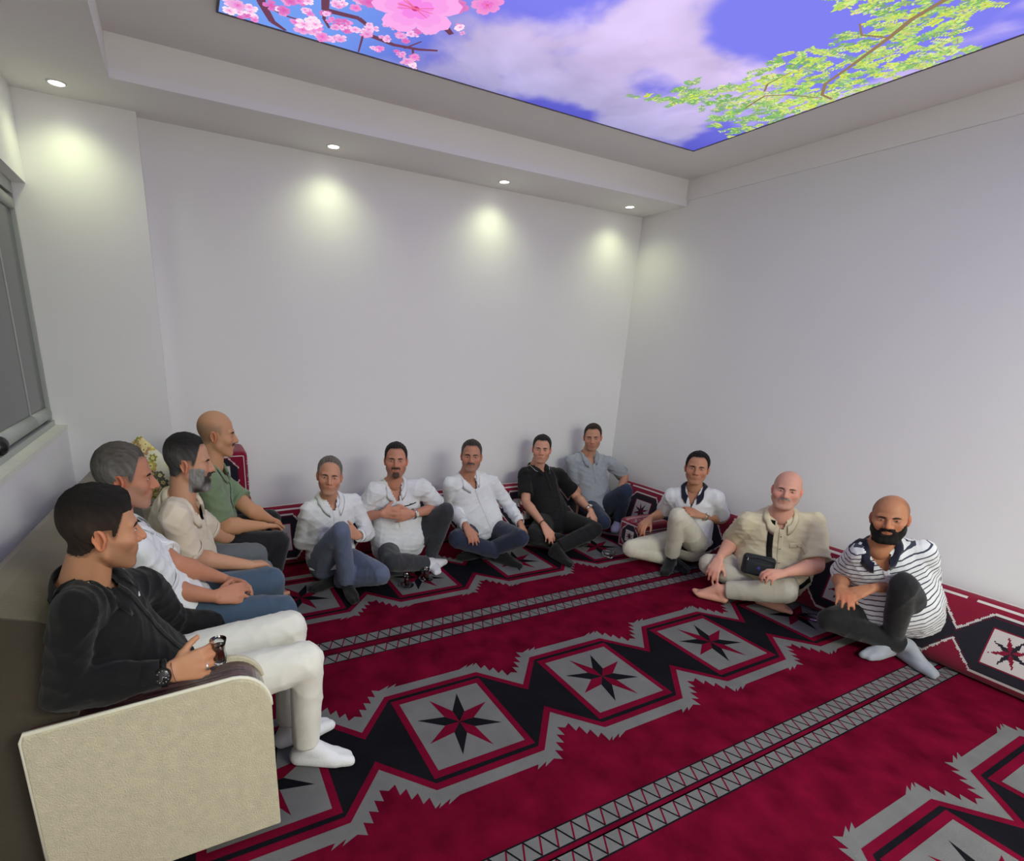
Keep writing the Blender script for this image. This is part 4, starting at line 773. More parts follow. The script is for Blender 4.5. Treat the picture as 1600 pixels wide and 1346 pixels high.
def person(pid, sp):
    J = {n: np.array(p) for n, p in zip(JN, POSE[pid])}
    J.update({k: np.array(v) for k, v in sp.get('fix', {}).items()})
    UP0 = unit(J['chest'] - J['pelvis']); J['chest'] = J['chest'] + UP0 * .018
    for s in 'RL': J['sh' + s] = J['sh' + s] - UP0 * sp.get('shdrop', .03)
    for s in 'RL':          # hands lie on the legs, not in them
        if sp.get('hand' + s, {}).get('free'): continue
        for jn, thr in (('ha' + s, .030), ('wr' + s, .034)):
            for it in range(30):
                q = J[jn]; bad = 0
                for l_ in 'RL':
                    for a, b, ra, rb in ((J['hip' + l_], J['kn' + l_], .098, .066), (J['kn' + l_], J['an' + l_], .064, .056)):
                        t_ = np.clip((q - a) @ (b - a) / ((b - a) @ (b - a)), 0, 1); bad = max(bad, ra + (rb - ra) * t_ + thr - np.linalg.norm(q - a - t_ * (b - a)))
                if bad <= .004: break
                J[jn] = q + unit(CAMT - q) * .01
    fatb = sp.get('belly', 0.); hw = sp.get('hw', 1.); af = sp.get('arm', 1.)
    pe, ch, hd = J['pelvis'], J['chest'], J['head']; hl = unit(J['hipL'] - J['hipR']); sl = unit(J['shL'] - J['shR']); up = unit(ch - pe); lf = unit(sl - (sl @ up) * up); fw = np.cross(lf, up)
    org = (pe[0], pe[1], .345 if sp.get('sofa') else .004)
    root = empty('person', org, sp['label'], 'person', sp.get('group'))
    # --- head
    look = unit(sp['look']); Zh = np.array(sp.get('hup', (0, 0, 1)), float); Z = unit(Zh - (Zh @ look) * look); X = np.cross(look, Z); neckw = ch + up * .035 + fw * .012
    H = build_head(pid, sp, hd, X, look, Z, neckw)
    # --- body
    vox = sp.get('vox', .0076); B = [loft(torso_rings(pe, ch, hl, sl, fatb - .004, -.010, hw=hw))]; B.append(cap(ch - up * .02, hd - Z * .055 - look * .018, .056 + .05 * (hw - 1), .050))
    for s in 'RL':
        sh, el, wr, ha = J['sh' + s], J['el' + s], J['wr' + s], J['ha' + s]; inn = ch + (sh - ch) * .45 - up * .02
        B += [cap(inn, sh, .058, .046 * af), cap(ch + (sh - ch) * .30 + up * .012, sh, .042, .044 * af), cap(sh, sh + (el - sh) * .45, .048 * af, .046 * af), cap(sh + (el - sh) * .45, el, .047 * af, .038 * af), cap(el, el + (wr - el) * .3, .038 * af, .042 * af), cap(el + (wr - el) * .3, wr, .042 * af, .0255, flat=.86)]
        hp = sp.get('hand' + s, {}); d = np.array(hp.get('d', ha - wr)); B += hand(wr, d, hp.get('n', (0, 0, -1)), s, hp.get('curl', .55), hp.get('s', 1.), hp.get('spread', 1.), hp.get('thumb', .6))
        hip, kn, an, to = J['hip' + s], J['kn' + s], J['an' + s], J['to' + s]
        B += [cap(hip, kn, .078, .050), cap(kn, kn + (an - kn) * .3, .050, .052), cap(kn + (an - kn) * .3, an, .052, .034)] + foot(an, to, kn, 0, sp.get('bare', False))
    V, F, _ = remesh(B, vox, 2, .5)
    V[:, 2] = np.maximum(V[:, 2], .0065)
    C = np.tile(np.array(sp['skin']), (len(V), 1)); knk = np.zeros(len(V))
    for s in 'RL':
        dk = np.linalg.norm(V - (J['wr' + s] + unit(J['ha' + s] - J['wr' + s]) * .15), axis=1); C = C * (1 - .18 * np.exp(-(dk / .05) ** 2)[:, None] * np.array((.1, 1, 1)))
    # keep only what the clothes can show: drop nothing, one continuous skin
    hv = [(V, F.tolist()), (H['V'], H['F'])] + H['ears']; VV, FF = merge(hv); CC = np.concatenate([C, H['C']] + [np.tile(np.array(sp['skin']) * (1.12, .86, .82), (len(e[0]), 1)) for e in H['ears']])
    body = mk('body', VV, FF, M_skin, root, col=CC)
    if sp.get('side') and not sp.get('top'): pass
    for (v, f, c, nm) in H['parts']: mk(nm, v, f, M_hair, root, col=c)
    for (nm, v, f, mm, sub) in H['extra']:
        if nm == 'eye': e = mk('eye', v, f, M_eyew, root); mk('iris', sub[0], sub[1], M_iris, e)
        else:
            hb = np.array(sp.get('brow', sp['hair'])); mk('eyebrow', v, f, M_hair, root, col=np.tile(hb, (len(v), 1)))
    # --- shirt
    lsl = sp.get('long', False); g = .012; ease = sp.get('ease', .0)
    t0 = sp.get('hem', -.12); Sh = [loft(torso_rings(pe, ch, hl, sl, fatb, g + ease, t0=t0, t1=1.09, hw=hw))]; cuffs = []
    for s in 'RL':
        sh, el, wr = J['sh' + s], J['el' + s], J['wr' + s]; inn = ch + (sh - ch) * .4 - up * .025
        Sh += [cap(inn, sh, .070, .058 * af), cap(ch + (sh - ch) * .30 + up * .010, sh, .050, .055 * af)]
        if lsl:
            Sh += [cap(sh, el, .059 * af, .055), cap(el, el + (wr - el) * .5, .056, .052), cone(el + (wr - el) * .45, el + (wr - el) * sp.get('cuff' + s, .88), .053, .040)]
        else:
            k = sp.get('slen', .80); q = sh + (el - sh) * k; m_ = sh + (el - sh) * (k - .08); Sh += [cap(sh, sh + (el - sh) * .3, .059 * af, .060 * af, n=20), cone(sh + (el - sh) * .1, q, .058 * af, .064 * af, 24)]
            cuffs.append((s, q, unit(el - sh), .064 * af))
    V, F, Nn = remesh(Sh, .0085, 3, .5)
    am = np.full(len(V), .0058)
    for jn in ('elR', 'elL', 'shR', 'shL'): am += .005 * np.exp(-(np.linalg.norm(V - J[jn], axis=1) / .10) ** 2)
    tt = (V - pe) @ up / np.linalg.norm(ch - pe); am += .006 * np.exp(-((tt - .05) / .15) ** 2)
    V = V + Nn * (folds(V * np.array([1, 1, 1.5]), hash_(pid), 27) * (am / .003) * sp.get('wr_', 1.))[:, None]
    if sp.get('tuck') is None and not sp.get('sofa'): pass
    V[:, 2] = np.maximum(V[:, 2], .03)
    cen = V[F].mean(1); q = cen - (ch + up * .02); a = q @ lf; b = q @ fw; c = q @ up; vd = sp.get('vneck', .085)
    drop = (c > .020) & (np.hypot(a, b + .005) < .062) | (c > -vd) & (b > 0) & (np.abs(a) < .006 + (c + vd) * .42) & (np.abs(a) < .065)
    Vs, Fs, u = compact(V, F, ~drop); scol = None
    smat = sp['shirt']
    if sp.get('striped'):
        v_ = np.zeros(len(Vs)); dmin = np.full(len(Vs), 9.); tv = (Vs - pe) @ up; v_ = tv / .0245 + 40
        scol = np.stack([v_, v_, v_], 1)
    shirt = mk(sp.get('top_name', 'shirt'), Vs, Fs, smat, root, col=scol)
    bvh = BVHTree.FromPolygons([Vector(v) for v in V], [tuple(f) for f in F.tolist()])
    # collar
    cm = sp.get('collar', smat); base = ch + up * .022 + fw * .012; cu = unit(up * .4 + unit(hd - ch) * .7); cfw = np.cross(lf, cu); rows = [[], [], [], []]
    n_ = 33; op = sp.get('open', .30); fl_l = sp.get('flap', .036)
    if sp.get('collar') is not False:
        for i in range(n_):
            u_ = -1 + 2 * i / (n_ - 1); ang = math.pi * (1 - op * .5) * u_; ca, sa = -math.cos(ang), math.sin(ang)   # ca = +1 at the front
            ca = -math.cos(ang * 1.0); fr = sst(np.array(abs(u_)), .55, 1.); drop_ = .045 * fr
            rad = np.array((.068, .068)) + sp['face'].get('fat', 0) * .007; dirv = lf * sa * rad[0] + cfw * (-math.cos(math.pi - abs(ang)) * 0 + math.cos(math.pi - abs(ang)) * 1) * 0
            dirv = lf * math.sin(ang) * rad[0] + cfw * (-math.cos(ang)) * rad[1] - cfw * .004; od = unit(dirv)
            b0 = base + dirv + cu * (.004 - drop_) + cfw * .018 * fr; hgt = .034 - .008 * fr; ff = fl_l + .018 * fr
            b1 = b0 + cu * hgt - od * .003; b2 = b1 + od * .006 - cu * .002; b3 = b2 + od * .016 - cu * ff - lf * np.sign(u_) * .004 * fr
            def push(b, lo, hi=None):
                nr = bvh.find_nearest(Vector(b)); sp_ = np.array(nr[0]); nn = np.array(nr[1]); dd = (b - sp_) @ nn
                if dd < lo: b = b + nn * (lo - dd)
                elif hi and dd > hi: b = b - nn * (dd - hi * .7)
                return b
            b1 = push(b1, .004); b2 = push(b2, .009); b3 = push(b3, .008, .014)
            for r_, v in zip(rows, (b0, b1, b2, b3)): r_.append(v)
        rows = [np.array(r_) for r_ in rows]; mid = np.array([push((a + b) / 2 + .003 * unit(a - base), .009) for a, b in zip(rows[2], rows[3])])
        outer = [rows[0], rows[1], rows[2], mid, rows[3]]; inner = [rows[3] - .0 * cu + np.array([unit(base - v) * .003 for v in rows[3]]), mid + np.array([unit(base - v) * .003 for v in mid]), rows[1] + (rows[2] - rows[1]) * .5 - cu * .004]
        V2, F2 = loft(outer + inner, caps=False, closed=False); mk('collar', V2, F2, cm, root)
        if sp.get('cline'): 
            for sg_ in (slice(2, 14), slice(19, 31)): mk('collar_line', *tube(rows[3][sg_] * .75 + rows[2][sg_] * .25 + np.array([unit(v - base) * .0045 for v in rows[3][sg_]]), .0016, 6), cloth('white_knit', (225, 225, 228)), root)
    # placket and buttons
    if sp.get('placket', 1):
        pl = sp.get('plen', .16 if not sp.get('buttons') else .40); pts = []; 
        ks = np.arange(-vd + .012, -vd - pl, -.014)
        pts = [ch + up * (.02 + k) + fw * .16 for k in ks]
        o_ = drape(bvh, pts, [-fw] * len(pts), .026 if not sp.get('zip') else .006, 'placket', sp.get('placketm', smat if not sp.get('striped') else cloth('white_knit', (225, 225, 228))), root, off=.0035, sides=[lf] * len(pts))
        nb = max(2, int(pl / .075)); 
        if not sp.get('zip') and o_ is not None:
            for k in range(nb):
                p = ch + up * (.02 - vd - .03 - k * .075) + fw * .3; h_ = bvh.ray_cast(Vector(p), Vector(-fw), .6)
                if h_[0] is not None and k < 6: q = np.array(h_[0]) + fw * .0045; mk('button', *cap(q, q + fw * .0015, .0055, .0055, n=10, m=2, flat=.3), cloth('button_' + sp.get('bt', 'pearl'), {'pearl': (215, 212, 205), 'dark': (60, 55, 50)}[sp.get('bt', 'pearl')]), root)
    for (s, q, d, r) in cuffs:
        t = np.linspace(0, 2 * np.pi, 28, endpoint=False)[:, None]; a1, b1, _ = frame(d)
        def rg(off, rr): return q + d * off + rr * (np.cos(t) * a1 + np.sin(t) * b1)
        mk('sleeve_cuff', *loft([rg(-.016, r + .001), rg(-.014, r + .0025), rg(.004, r + .003), rg(.006, r - .001), rg(-.004, r - .014)], caps=False), smat if not sp.get('striped') else cloth('white_knit', (225, 225, 228)), root)
        if sp.get('trimline'): mk('cuff_line', *tube([q + d * -.006 + (r + .003) * (math.cos(x) * a1 + math.sin(x) * b1) for x in np.linspace(0, 2 * np.pi, 28, endpoint=False)], .0025, 6, closed=True), sp['trimline'], root)
    if lsl:
        for s in 'RL':
            el, wr = J['el' + s], J['wr' + s]; k = sp.get('cuff' + s, .88); q = el + (wr - el) * k; d = unit(wr - el); mk('sleeve_cuff', *loft([q + d * o_ + rr * (np.cos(t) * frame(d)[0] + np.sin(t) * frame(d)[1]) for t in [np.linspace(0, 2 * np.pi, 28, endpoint=False)[:, None]] for o_, rr in ((-.035, .040), (-.034, .0435), (.012, .0375), (.013, .034), (-.01, .030))], caps=False), smat, root)
    # --- trousers
    tf = sp.get('legf', 1.); Tr = [loft(torso_rings(pe, ch, hl, sl, fatb * .8, g + (.004 if sp.get('belt') else -.008), t0=-.26, t1=sp.get('waist', .12 if sp.get('belt') else .03), hw=hw))]
    for s in 'RL':
        hip, kn, an = J['hip' + s], J['kn' + s], J['an' + s]; k = sp.get('leglen', .93); q = kn + (an - kn) * k
        Tr += [cap(hip, hip + (kn - hip) * .5, .098 * tf, .083 * tf), cap(hip + (kn - hip) * .5, kn, .083 * tf, .064 * tf, n=20), cap(kn, kn + (an - kn) * .4, .064 * tf, .062 * tf), cone(kn + (an - kn) * .3, q, .062 * tf, sp.get('hemr', .056), 24)]
    V, F, Nn = remesh(Tr, .0085, 3, .5); am = np.full(len(V), .0030)
    for jn in ('knR', 'knL', 'hipR', 'hipL'): am += .004 * np.exp(-(np.linalg.norm(V - J[jn], axis=1) / .11) ** 2)
    V = V + Nn * (folds(V, hash_(pid) + 7, 26) * am / .0022 * .8)[:, None]; V[:, 2] = np.maximum(V[:, 2], .0075)
    mk('trousers', V, F, sp['trousers'], root)
    bv2 = BVHTree.FromPolygons([Vector(v) for v in V], [tuple(f) for f in F.tolist()])
    if sp.get('belt'):
        t = np.linspace(0, 2 * np.pi, 40, endpoint=False); rg = torso_rings(pe, ch, hl, sl, fatb * .8, g + .009, t0=sp.get('waist', .12) - .09, t1=sp.get('waist', .12) - .02, hw=hw); mk('belt', *loft([rg[0], rg[-1]], caps=False), cloth('black_leather', (22, 20, 20), .4, 0), root)
    # --- socks
    if not sp.get('bare'):
        for s in 'RL':
            kn, an, to = J['kn' + s], J['an' + s], J['to' + s]; V, F, _ = remesh(foot(an, to, kn, .005) + [cone(an, an + (kn - an) * sp.get('sockh', .2), .041, .042)], .0078, 9, .5); V[:, 2] = np.maximum(V[:, 2], .0045); mk('sock', V, F, sp['socks'], root)
    return root, J, dict(up=up, lf=lf, fw=fw, bvh=bvh, bv2=bv2)
def hash_(s): return sum(ord(c) * 31 for c in s)
CAMT = np.array([-4.0889, -4.0012, 1.4764])
def tocam(pid, dz=0., k=1.):
    h_ = np.array(POSE[pid][2]); v = unit(CAMT - h_); v[2] = v[2] * k + dz; return v
SK = lambda r, g, b: hexc(r, g, b)
white = cloth('white_cotton', (226, 228, 232), bs=.25); whiteK = cloth('white_pique', (224, 226, 230), w_=420, bs=.5); black = cloth('black_cotton', (15, 15, 17), sheen=.1, nz=.1); blackK = cloth('black_knit', (17, 18, 20), sheen=.1)
navyc = cloth('navy_knit', (26, 28, 48)); bktr = cloth('black_twill', (22, 22, 25), sheen=.1); navtr = cloth('navy_wool', (38, 44, 66)); gjean = cloth('charcoal_denim', (50, 52, 58), nz=.2); bjean = cloth('blue_denim', (66, 84, 106), nz=.12)
beige = cloth('beige_twill', (205, 200, 184)); cream = cloth('cream_twill', (222, 220, 212)); sblk = cloth('black_sock', (16, 17, 19)); swh = cloth('white_sock', (222, 222, 226), w_=300, bs=.8); sgry = cloth('grey_sock', (150, 154, 164), w_=300, bs=.8)
TO = dict(
A=dict(label='young man in a black shirt and cream trousers, nearest on the sofa', skin=SK(190, 138, 106), hair=SK(22, 18, 16), look=(1, .24, -.10), hup=(.12, 0, 1), top=.9, sides=.25, quiff=.9, hair2=SK(56, 44, 37), face=dict(front=6.6, nose=.1, eye=.8), stub=.35, shirt=black, long=True, hem=-.10, trousers=cream, legf=1.0, socks=swh, sofa=True, buttons=True, bt='dark', open=.34, plen=.40, vneck=.05,
  fix={'elR': (-4.47, -2.475, .628), 'wrR': (-4.205, -2.482, .622), 'haR': (-4.12, -2.475, .630), 'head': (-4.343, -2.344, .995)}, handR=dict(n=(.15, .95, -.25), curl=[.75, .8, .85, .9], d=(1, .04, .05)), handL=dict(n=(.2, 0, -1), curl=.6), cuffR=.86, cuffL=.95, vox=.0062, hw=.96),
B=dict(label='man with grey curly hair in a white polo, second on the sofa', skin=SK(186, 128, 102), hair=SK(92, 86, 80), look=(1, .02, -.10), top=.8, sides=.5, hair2=SK(120, 116, 112), face=dict(front=7.4, nose=.35, eye=.7), stub=.3, bcol=SK(150, 145, 140), brow=SK(45, 38, 34), shirt=whiteK, trousers=bjean, sofa=True, bare=True, fix={'wrR': (-4.043, -1.72, .484), 'haR': (-3.955, -1.70, .470), 'wrL': (-3.991, -1.60, .502), 'haL': (-3.925, -1.655, .486)}, handR=dict(n=(-.1, .75, -.6), curl=.5, d=(1, .25, -.1)), handL=dict(n=(-.3, -.6, -.7), curl=.6, d=(.8, -.55, -.1)), vneck=.10, vox=.0066),
C=dict(label='man with a full grey beard in a cream polo, on the sofa', skin=SK(196, 146, 118), hair=SK(34, 31, 30), look=(1, -.08, -.10), top=.9, sides=.35, hair2=SK(86, 84, 82), face=dict(front=7.9, fat=.35, eye=.7), stub=.5, beard=1.1, bcol=SK(62, 58, 56), bgrey=SK(150, 147, 146), brow=SK(40, 34, 30), shirt=cloth('cream_pique', (222, 208, 188), w_=420, bs=.5), trousers=cloth('grey_twill', (98, 102, 106)), sofa=True, bare=True, belly=.05, hw=1.06, arm=1.08, vox=.0070),
D=dict(label='bald man in a sage green shirt at the far end of the sofa', skin=SK(196, 146, 112), hair=SK(128, 108, 90), look=(1, -.10, -.10), side=.6, sidez=4.5, face=dict(front=9, fat=.4, eye=.7, nose=-.1), mus=.18, bcol=SK(70, 56, 48), brow=SK(40, 32, 28), shirt=cloth('sage_cotton', (118, 138, 108)), collar=cloth('sage_cotton', (118, 138, 108)), trousers=cloth('black_jersey', (26, 27, 31)), sofa=True, socks=sblk, belly=.05, hw=1.06, arm=1.12, slen=.72, vneck=.07, placketm=bktr, zip=True, open=.2, flap=.02, fix={'anR': (-3.76, -.98, .08), 'toR': (-3.60, -.97, .04), 'anL': (-3.77, -.74, .08), 'toL': (-3.61, -.72, .04)}, handR=dict(n=(.2, 0, -1), curl=.5), vox=.0074),
E=dict(label='grey haired man in a long white shirt and blue grey trousers, one knee up', skin=SK(200, 146, 120), hair=SK(112, 106, 98), look=tocam('E', -.05, .5), hup=(.10, 0, 1), top=.8, sides=.35, hair2=SK(138, 134, 130), face=dict(front=9.0, smile=.5, eye=.6), stub=.22, bcol=SK(150, 140, 132), brow=SK(70, 58, 50), shirt=white, long=True, hem=.02, trousers=cloth('blue_grey_wool', (92, 102, 128)), socks=sblk, ease=.006, plen=.34, vneck=.05, open=.28, hemr=.062, cuffL=.93, handL=dict(n=(-.3, .9, -.3), curl=.9), handR=dict(n=(.6, .2, -.8), curl=.8, free=1), sockh=.25, buttons=True),
F=dict(label='goateed man in a white polo with a thin navy chest line', skin=SK(196, 138, 114), hair=SK(40, 34, 32), look=tocam('F', 0, .6), top=.9, sides=.4, face=dict(front=7.7, fat=.3, smile=.6, eye=.6), stub=.35, goatee=True, beard=.25, bcol=SK(92, 72, 62), shirt=whiteK, trousers=gjean, socks=swh, belly=.085, hw=1.1, arm=1.1, hem=-.02, vneck=.08,
  fix={'wrR': (-2.885, -.72, .438), 'haR': (-2.84, -.80, .452), 'wrL': (-2.668, -.76, .425), 'haL': (-2.75, -.82, .440), 'elR': (-2.985, -.50, .36), 'elL': (-2.37, -.60, .40)}, handR=dict(n=(.1, .95, -.1), curl=.35, d=(1, -.15, .0)), handL=dict(n=(-.1, .95, -.1), curl=.35, d=(-1, -.05, -.02)), hemr=.050),
G=dict(label='man in a long sleeved white shirt and navy trousers, sitting cross legged', skin=SK(188, 134, 110), hair=SK(66, 60, 57), look=tocam('G', -.02, .6), top=.9, sides=.4, hair2=SK(100, 96, 94), face=dict(front=7.7, fat=.25, eye=.7), stub=.35, bcol=SK(110, 104, 100), mus=.5, brow=SK(44, 38, 34), shirt=white, long=True, hem=-.04, trousers=navtr, socks=sblk, belly=.035, hw=1.04, plen=.36, vneck=.085, buttons=True, ease=.004, cuffR=.93, cuffL=.93, handR=dict(curl=.5, n=(.2, .5, -.8)), handL=dict(curl=.5, n=(-.2, .5, -.8))),
H=dict(label='dark haired man in a black polo and black trousers, sitting cross legged', skin=SK(208, 154, 130), hair=SK(42, 38, 38), look=tocam('H', -.03, .6), top=1.0, sides=.5, hair2=SK(52, 46, 44), face=dict(front=7.4, eye=.6, fat=.15), stub=.15, shirt=blackK, trousers=bktr, socks=sblk, hem=-.06, hw=1.03, cline=True, arm=1.05, slen=.72, bt='dark', handR=dict(curl=.55, n=(.2, .5, -.8)), handL=dict(curl=.6, n=(-.2, .4, -.9))),
I=dict(label='man in a light grey polo with one knee up in the corner', skin=SK(198, 146, 120), hair=SK(50, 40, 34), look=tocam('I', -.12, .5), hup=(-.10, 0, 1), top=.6, sides=.3, face=dict(front=7.7, eye=.55), stub=.25, shirt=cloth('light_grey_pique', (160, 166, 174), w_=420, bs=.5), trousers=cloth('navy_denim', (38, 50, 76), nz=.12), socks=cloth('lilac_sock', (200, 200, 222)), hem=-.06, slen=.8, handL=dict(curl=.35, n=(.5, .8, 0), d=(-.15, -.25, -1)), handR=dict(curl=.5)),
J=dict(label='man in a white polo with navy collar and beige trousers', skin=SK(186, 134, 106), hair=SK(24, 20, 19), look=tocam('J', -.02, .6), top=.9, sides=.6, face=dict(front=7.8, eye=.6, nose=.15), stub=.12, shirt=whiteK, collar=navyc, trimline=navyc, trousers=beige, socks=sblk, belt=True, hem=-.02, zip=True, placketm=navyc, hw=.97, handR=dict(curl=.7, n=(.2, .0, -1)), handL=dict(curl=.3, n=(.2, .5, -.9), d=(-.8, .3, .25)), sockh=.25, leglen=.88),
K=dict(label='bald man in a beige shirt, barefoot, wearing a bag across his chest', skin=SK(214, 158, 138), hair=SK(170, 160, 150), look=tocam('K', -.04, .6), side=.35, sidez=5.5, face=dict(front=9, fat=.9, eye=.55), mus=.4, stub=.25, bcol=SK(170, 155, 145), brow=SK(110, 88, 74), shirt=cloth('sand_cotton', (212, 202, 172)), trousers=cloth('stone_twill', (184, 178, 164)), bare=True, fix={'anL': (-.80, -1.95, .085), 'toL': (-.885, -1.80, .050), 'anR': (-.54, -2.12, .07), 'toR': (-.47, -2.28, .04)}, belly=.12, hw=1.2, arm=1.22, hem=-.04, slen=.85, buttons=True, bt='dark', plen=.34, vneck=.04, legf=1.08, handR=dict(curl=.6, n=(.3, .1, -1), s=1.08), handL=dict(curl=.9, n=(.2, .2, -1), s=1.08), leglen=.90),
L=dict(label='black bearded man in a striped polo and black jeans, far right', skin=SK(180, 124, 92), hair=SK(40, 33, 30), look=tocam('L', -.10, .6), hup=(-.05, .10, 1), side=.45, sidez=8.5, face=dict(front=8.0, fat=.6, smile=.5, eye=.5), stub=.5, beard=.75, bcol=SK(26, 22, 21), shirt=stripes_mat(), striped=True, collar=navyc, trousers=cloth('black_denim', (26, 27, 30), nz=.15), socks=sgry, belly=.085, hw=1.13, arm=1.15, hem=-.10, slen=.85, vneck=.07, fix={'wrL': (-.64, -2.718, .39), 'haL': (-.71, -2.685, .352), 'wrR': (-.70, -2.597, .352), 'haR': (-.765, -2.650, .338)}, handR=dict(curl=.5, n=(.3, .1, -1)), handL=dict(n=(.2, .2, -1), curl=.4, d=(-.8, .42, -.35)), hemr=.052, leglen=.94),
)
PP = {}
for pid in 'ABCDEFGHIJKL': PP[pid] = person(pid, TO[pid])
M_blk = cloth('black_rubber', (14, 14, 15), .5, 0); M_dial = mat('dark_dial', (.02, .02, .022), .25, spec=.6); M_ldial = mat('pale_dial', (.7, .68, .62), .3)
# worn things
r_, J, K_ = PP['A']
wd = unit(J['wrR'] - J['elR']); wt = watch(r_, J['wrR'] + wd * .006, J['elR'], (.1, -.95, .25), M_blk, M_blk, M_dial, .031, fr=.023)
marks = []
for k in range(12):
    a = k * math.pi / 6; upv = unit(np.array((.1, -.95, .25)) - (np.array((.1, -.95, .25)) @ wd) * wd); sdv = np.cross(wd, upv); cc = J['wrR'] + wd * .006 - wd * .022 + upv * (.031 * .86 + .0105)
    marks.append(cap(cc + .015 * (math.cos(a) * wd + math.sin(a) * sdv), cc + .0175 * (math.cos(a) * wd + math.sin(a) * sdv), .0007, .0007, n=6, m=2))
mk('dial_ticks', *merge(marks), M_chrome, wt)
mk('bracelet', *tube([J['wrR'] + wd * (.012 + .006 * math.sin(a)) + .0285 * (math.cos(a) * frame(wd)[0] + math.sin(a) * frame(wd)[1]) for a in np.linspace(0, 2 * np.pi, 26, endpoint=False)], .0009, 6, closed=True), cloth('brown_thread', (50, 30, 24)), r_)
hd_ = unit((1, .04, .05)); nn = unit((.15, .95, -.25)); tt_ = np.cross(hd_, unit(nn - (nn @ hd_) * hd_))
rc = J['wrR'] + hd_ * .102 - tt_ * .0125 + nn * .004
mk('ring', *loft([rc + hd_ * o_ + r * (np.cos(np.linspace(0, 2 * np.pi, 20, endpoint=False))[:, None] * tt_ + np.sin(np.linspace(0, 2 * np.pi, 20, endpoint=False))[:, None] * nn) for o_, r in ((-.004, .0100), (-.004, .0118), (.004, .0118), (.004, .0100))], caps=False), M_gold, r_)
# the tea glass he holds
gl = tea_glass((J['haR'][0] + .055, J['haR'][1] + .030, J['haR'][2] - .035), 'small glass of dark tea held in the hand on the sofa armrest', saucer=False, s=.95)
h_ = K_['bvh'].ray_cast(Vector(J['chest'] + K_['up'] * -.10 + K_['lf'] * .035 + K_['fw'] * .3), Vector(-K_['fw']), .6)
if h_[0] is not None: q = np.array(h_[0]) + K_['fw'] * .002; mk('chest_emblem', *cap(q, q + K_['lf'] * .012 + K_['up'] * .004, .003, .0012, n=8, m=2), white, r_)
r_, J, K_ = PP['F']; watch(r_, J['wrL'], J['elL'], (.0, -1, .1), M_chrome, M_gold, M_ldial, .031)
pts = [J['chest'] + K_['up'] * (-.088 - .012 * abs(a) / .14) + K_['lf'] * a for a in np.linspace(-.145, .145, 26)]
for sl_ in (slice(0, 11), slice(15, 26)): drape(K_['bvh'], [p + K_['fw'] * .16 for p in pts[sl_]], [-K_['fw']] * 11, .006, 'chest_line', navyc, r_, off=.003, sides=[K_['up']] * 11)
h_ = K_['bvh'].ray_cast(Vector(J['chest'] + K_['up'] * -.09 + K_['lf'] * .09 + K_['fw'] * .3), Vector(-K_['fw']), .6)
if h_[0] is not None: q = np.array(h_[0]) + K_['fw'] * .002; mk('chest_emblem', *cap(q, q + K_['lf'] * .016, .004, .0025, n=8, m=2, flat=.6), navyc, r_)
r_, J, K_ = PP['G']; watch(r_, J['wrL'], J['elL'], (.3, -.5, .8), M_chrome, M_gold, M_dial, .031)
r_, J, K_ = PP['H']; watch(r_, J['wrL'], J['elL'], (.0, -.3, 1), M_chrome, M_gold, M_ldial, .032)
d_ = unit(J['wrR'] - J['elR']); mk('bracelet', *tube([J['wrR'] - d_ * .01 + .0285 * (math.cos(a) * frame(d_)[0] + math.sin(a) * frame(d_)[1]) for a in np.linspace(0, 2 * np.pi, 22, endpoint=False)], .003, 6, closed=True), cloth('brown_thread', (50, 30, 24)), r_)
r_, J, K_ = PP['J']; watch(r_, J['wrL'], J['elL'], (-.5, -.6, .6), M_gold, M_gold, M_ldial, .029, fr=.013)
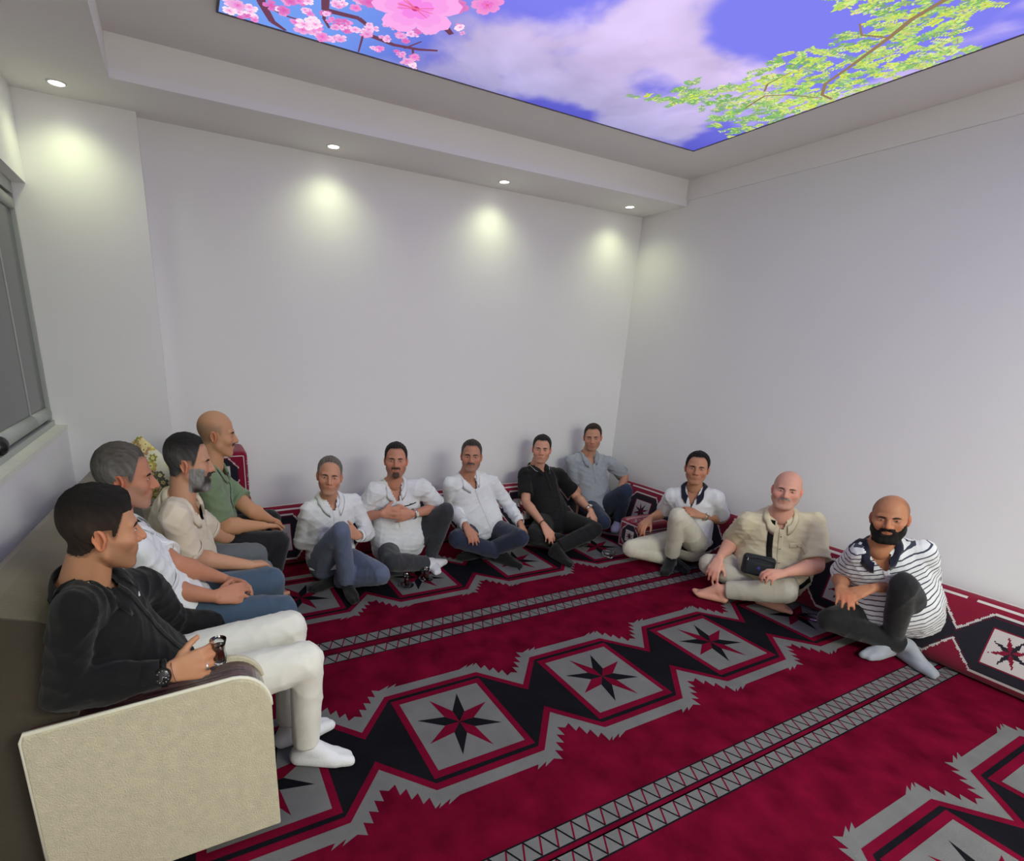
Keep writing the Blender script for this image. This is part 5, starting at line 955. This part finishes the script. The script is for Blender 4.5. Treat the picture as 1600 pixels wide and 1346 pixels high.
# shirt pocket and bag of the beige shirted man
r_, J, K_ = PP['K']; up, lf, fw, bvh = K_['up'], K_['lf'], K_['fw'], K_['bvh']
for a0, a1 in ((.055, .145),):
    drape(bvh, [J['chest'] + up * -.105 + lf * a + fw * .2 for a in np.linspace(a0, a1, 9)], [-fw] * 9, .028, 'pocket_flap', TO['K']['shirt'], r_, off=.005, sides=[up] * 9)
    h_ = bvh.ray_cast(Vector(J['chest'] + up * -.108 + lf * .10 + fw * .3), Vector(-fw), .6)
    if h_[0] is not None: q = np.array(h_[0]) + fw * .006; mk('button', *cap(q, q + fw * .001, .006, .006, n=10, m=2, flat=.3), CLOTH['button_dark'], r_)
M_bag = cloth('black_nylon', (34, 37, 42), .6, .1, .06, 300)
bc = np.array([-.605, -2.06, .262]); bx = unit((-.52, .85, .02)); bx = unit(np.array((-.60, .80, .03))); bz = unit(np.array((.10, .08, 1)) - (np.array((.10, .08, 1)) @ bx) * bx); by = np.cross(bz, bx); by = by if by @ np.array((-1, -1, 0)) > 0 else -by
bag = empty('shoulder_bag', bc, 'small black nylon crossbody bag worn on the belly of the beige shirted man', 'bag')
def lbox(c, ax, h_, r, seg=3):
    V, F = rbox(-h_[0], h_[0], -h_[1], h_[1], -h_[2], h_[2], r, seg); return np.asarray(c) + V @ np.array(ax), F
AX = [bx, by, bz]
mk('bag_body', *lbox(bc, AX, (.098, .030, .065), .026, 4), M_bag, bag)
mk('front_pocket', *lbox(bc + by * .030 - bz * .014, AX, (.080, .014, .043), .012, 3), M_bag, bag)
mk('zip', *tube([bc + by * .0305 + bz * (.042 + .006 * math.cos(a * 2.6)) + bx * .085 * a for a in np.linspace(-1, 1, 14)], .0025, 6), M_blk, bag)
mk('zip_pull', *cap(bc + by * .034 + bz * .04 + bx * .07, bc + by * .036 + bz * .018 + bx * .072, .003, .0035, n=8, m=2), M_chrome, bag)
em = bc + by * .0455 - bz * .012; t = np.linspace(0, 2 * np.pi, 10, endpoint=False)
mk('emblem', *loft([em + rr * (np.cos(t)[:, None] * bx + np.sin(t)[:, None] * bz) * np.where(np.arange(10) % 2, .55, 1.)[:, None] + by * o_ for rr, o_ in ((.016, -.001), (.015, .0015))]), mat('emblem_violet', hexc(70, 66, 130), .5), bag)
ks = np.linspace(0, 1, 22)
st_p = [J['chest'] + up * (.055 - .345 * k) + lf * (-.052 - .015 * math.sin(k * 3) + .015 * k) for k in ks]
dr = [-fw if k > .12 else unit(-fw * .5 - up * .8) for k in ks]
drape(bvh, [p + fw * .2 for p in st_p], [-fw] * 22, .034, 'strap', M_blk, bag, off=.006, sides=[lf] * 22)
drape(bvh, [J['chest'] + up * (-.36 + .06 * k) + lf * (.02 + .17 * k) + fw * .2 for k in ks], [unit(-fw - lf * .5 * k) for k in ks], .034, 'strap', M_blk, bag, off=.006, sides=[up] * 22)
mk('strap_slider', *lbox(J['chest'] + up * -.18 + lf * -.06 + fw * 0 + 0 * up, [lf, up, fw], (.001, .001, .001), .0003, 1), M_blk, bag) if False else None
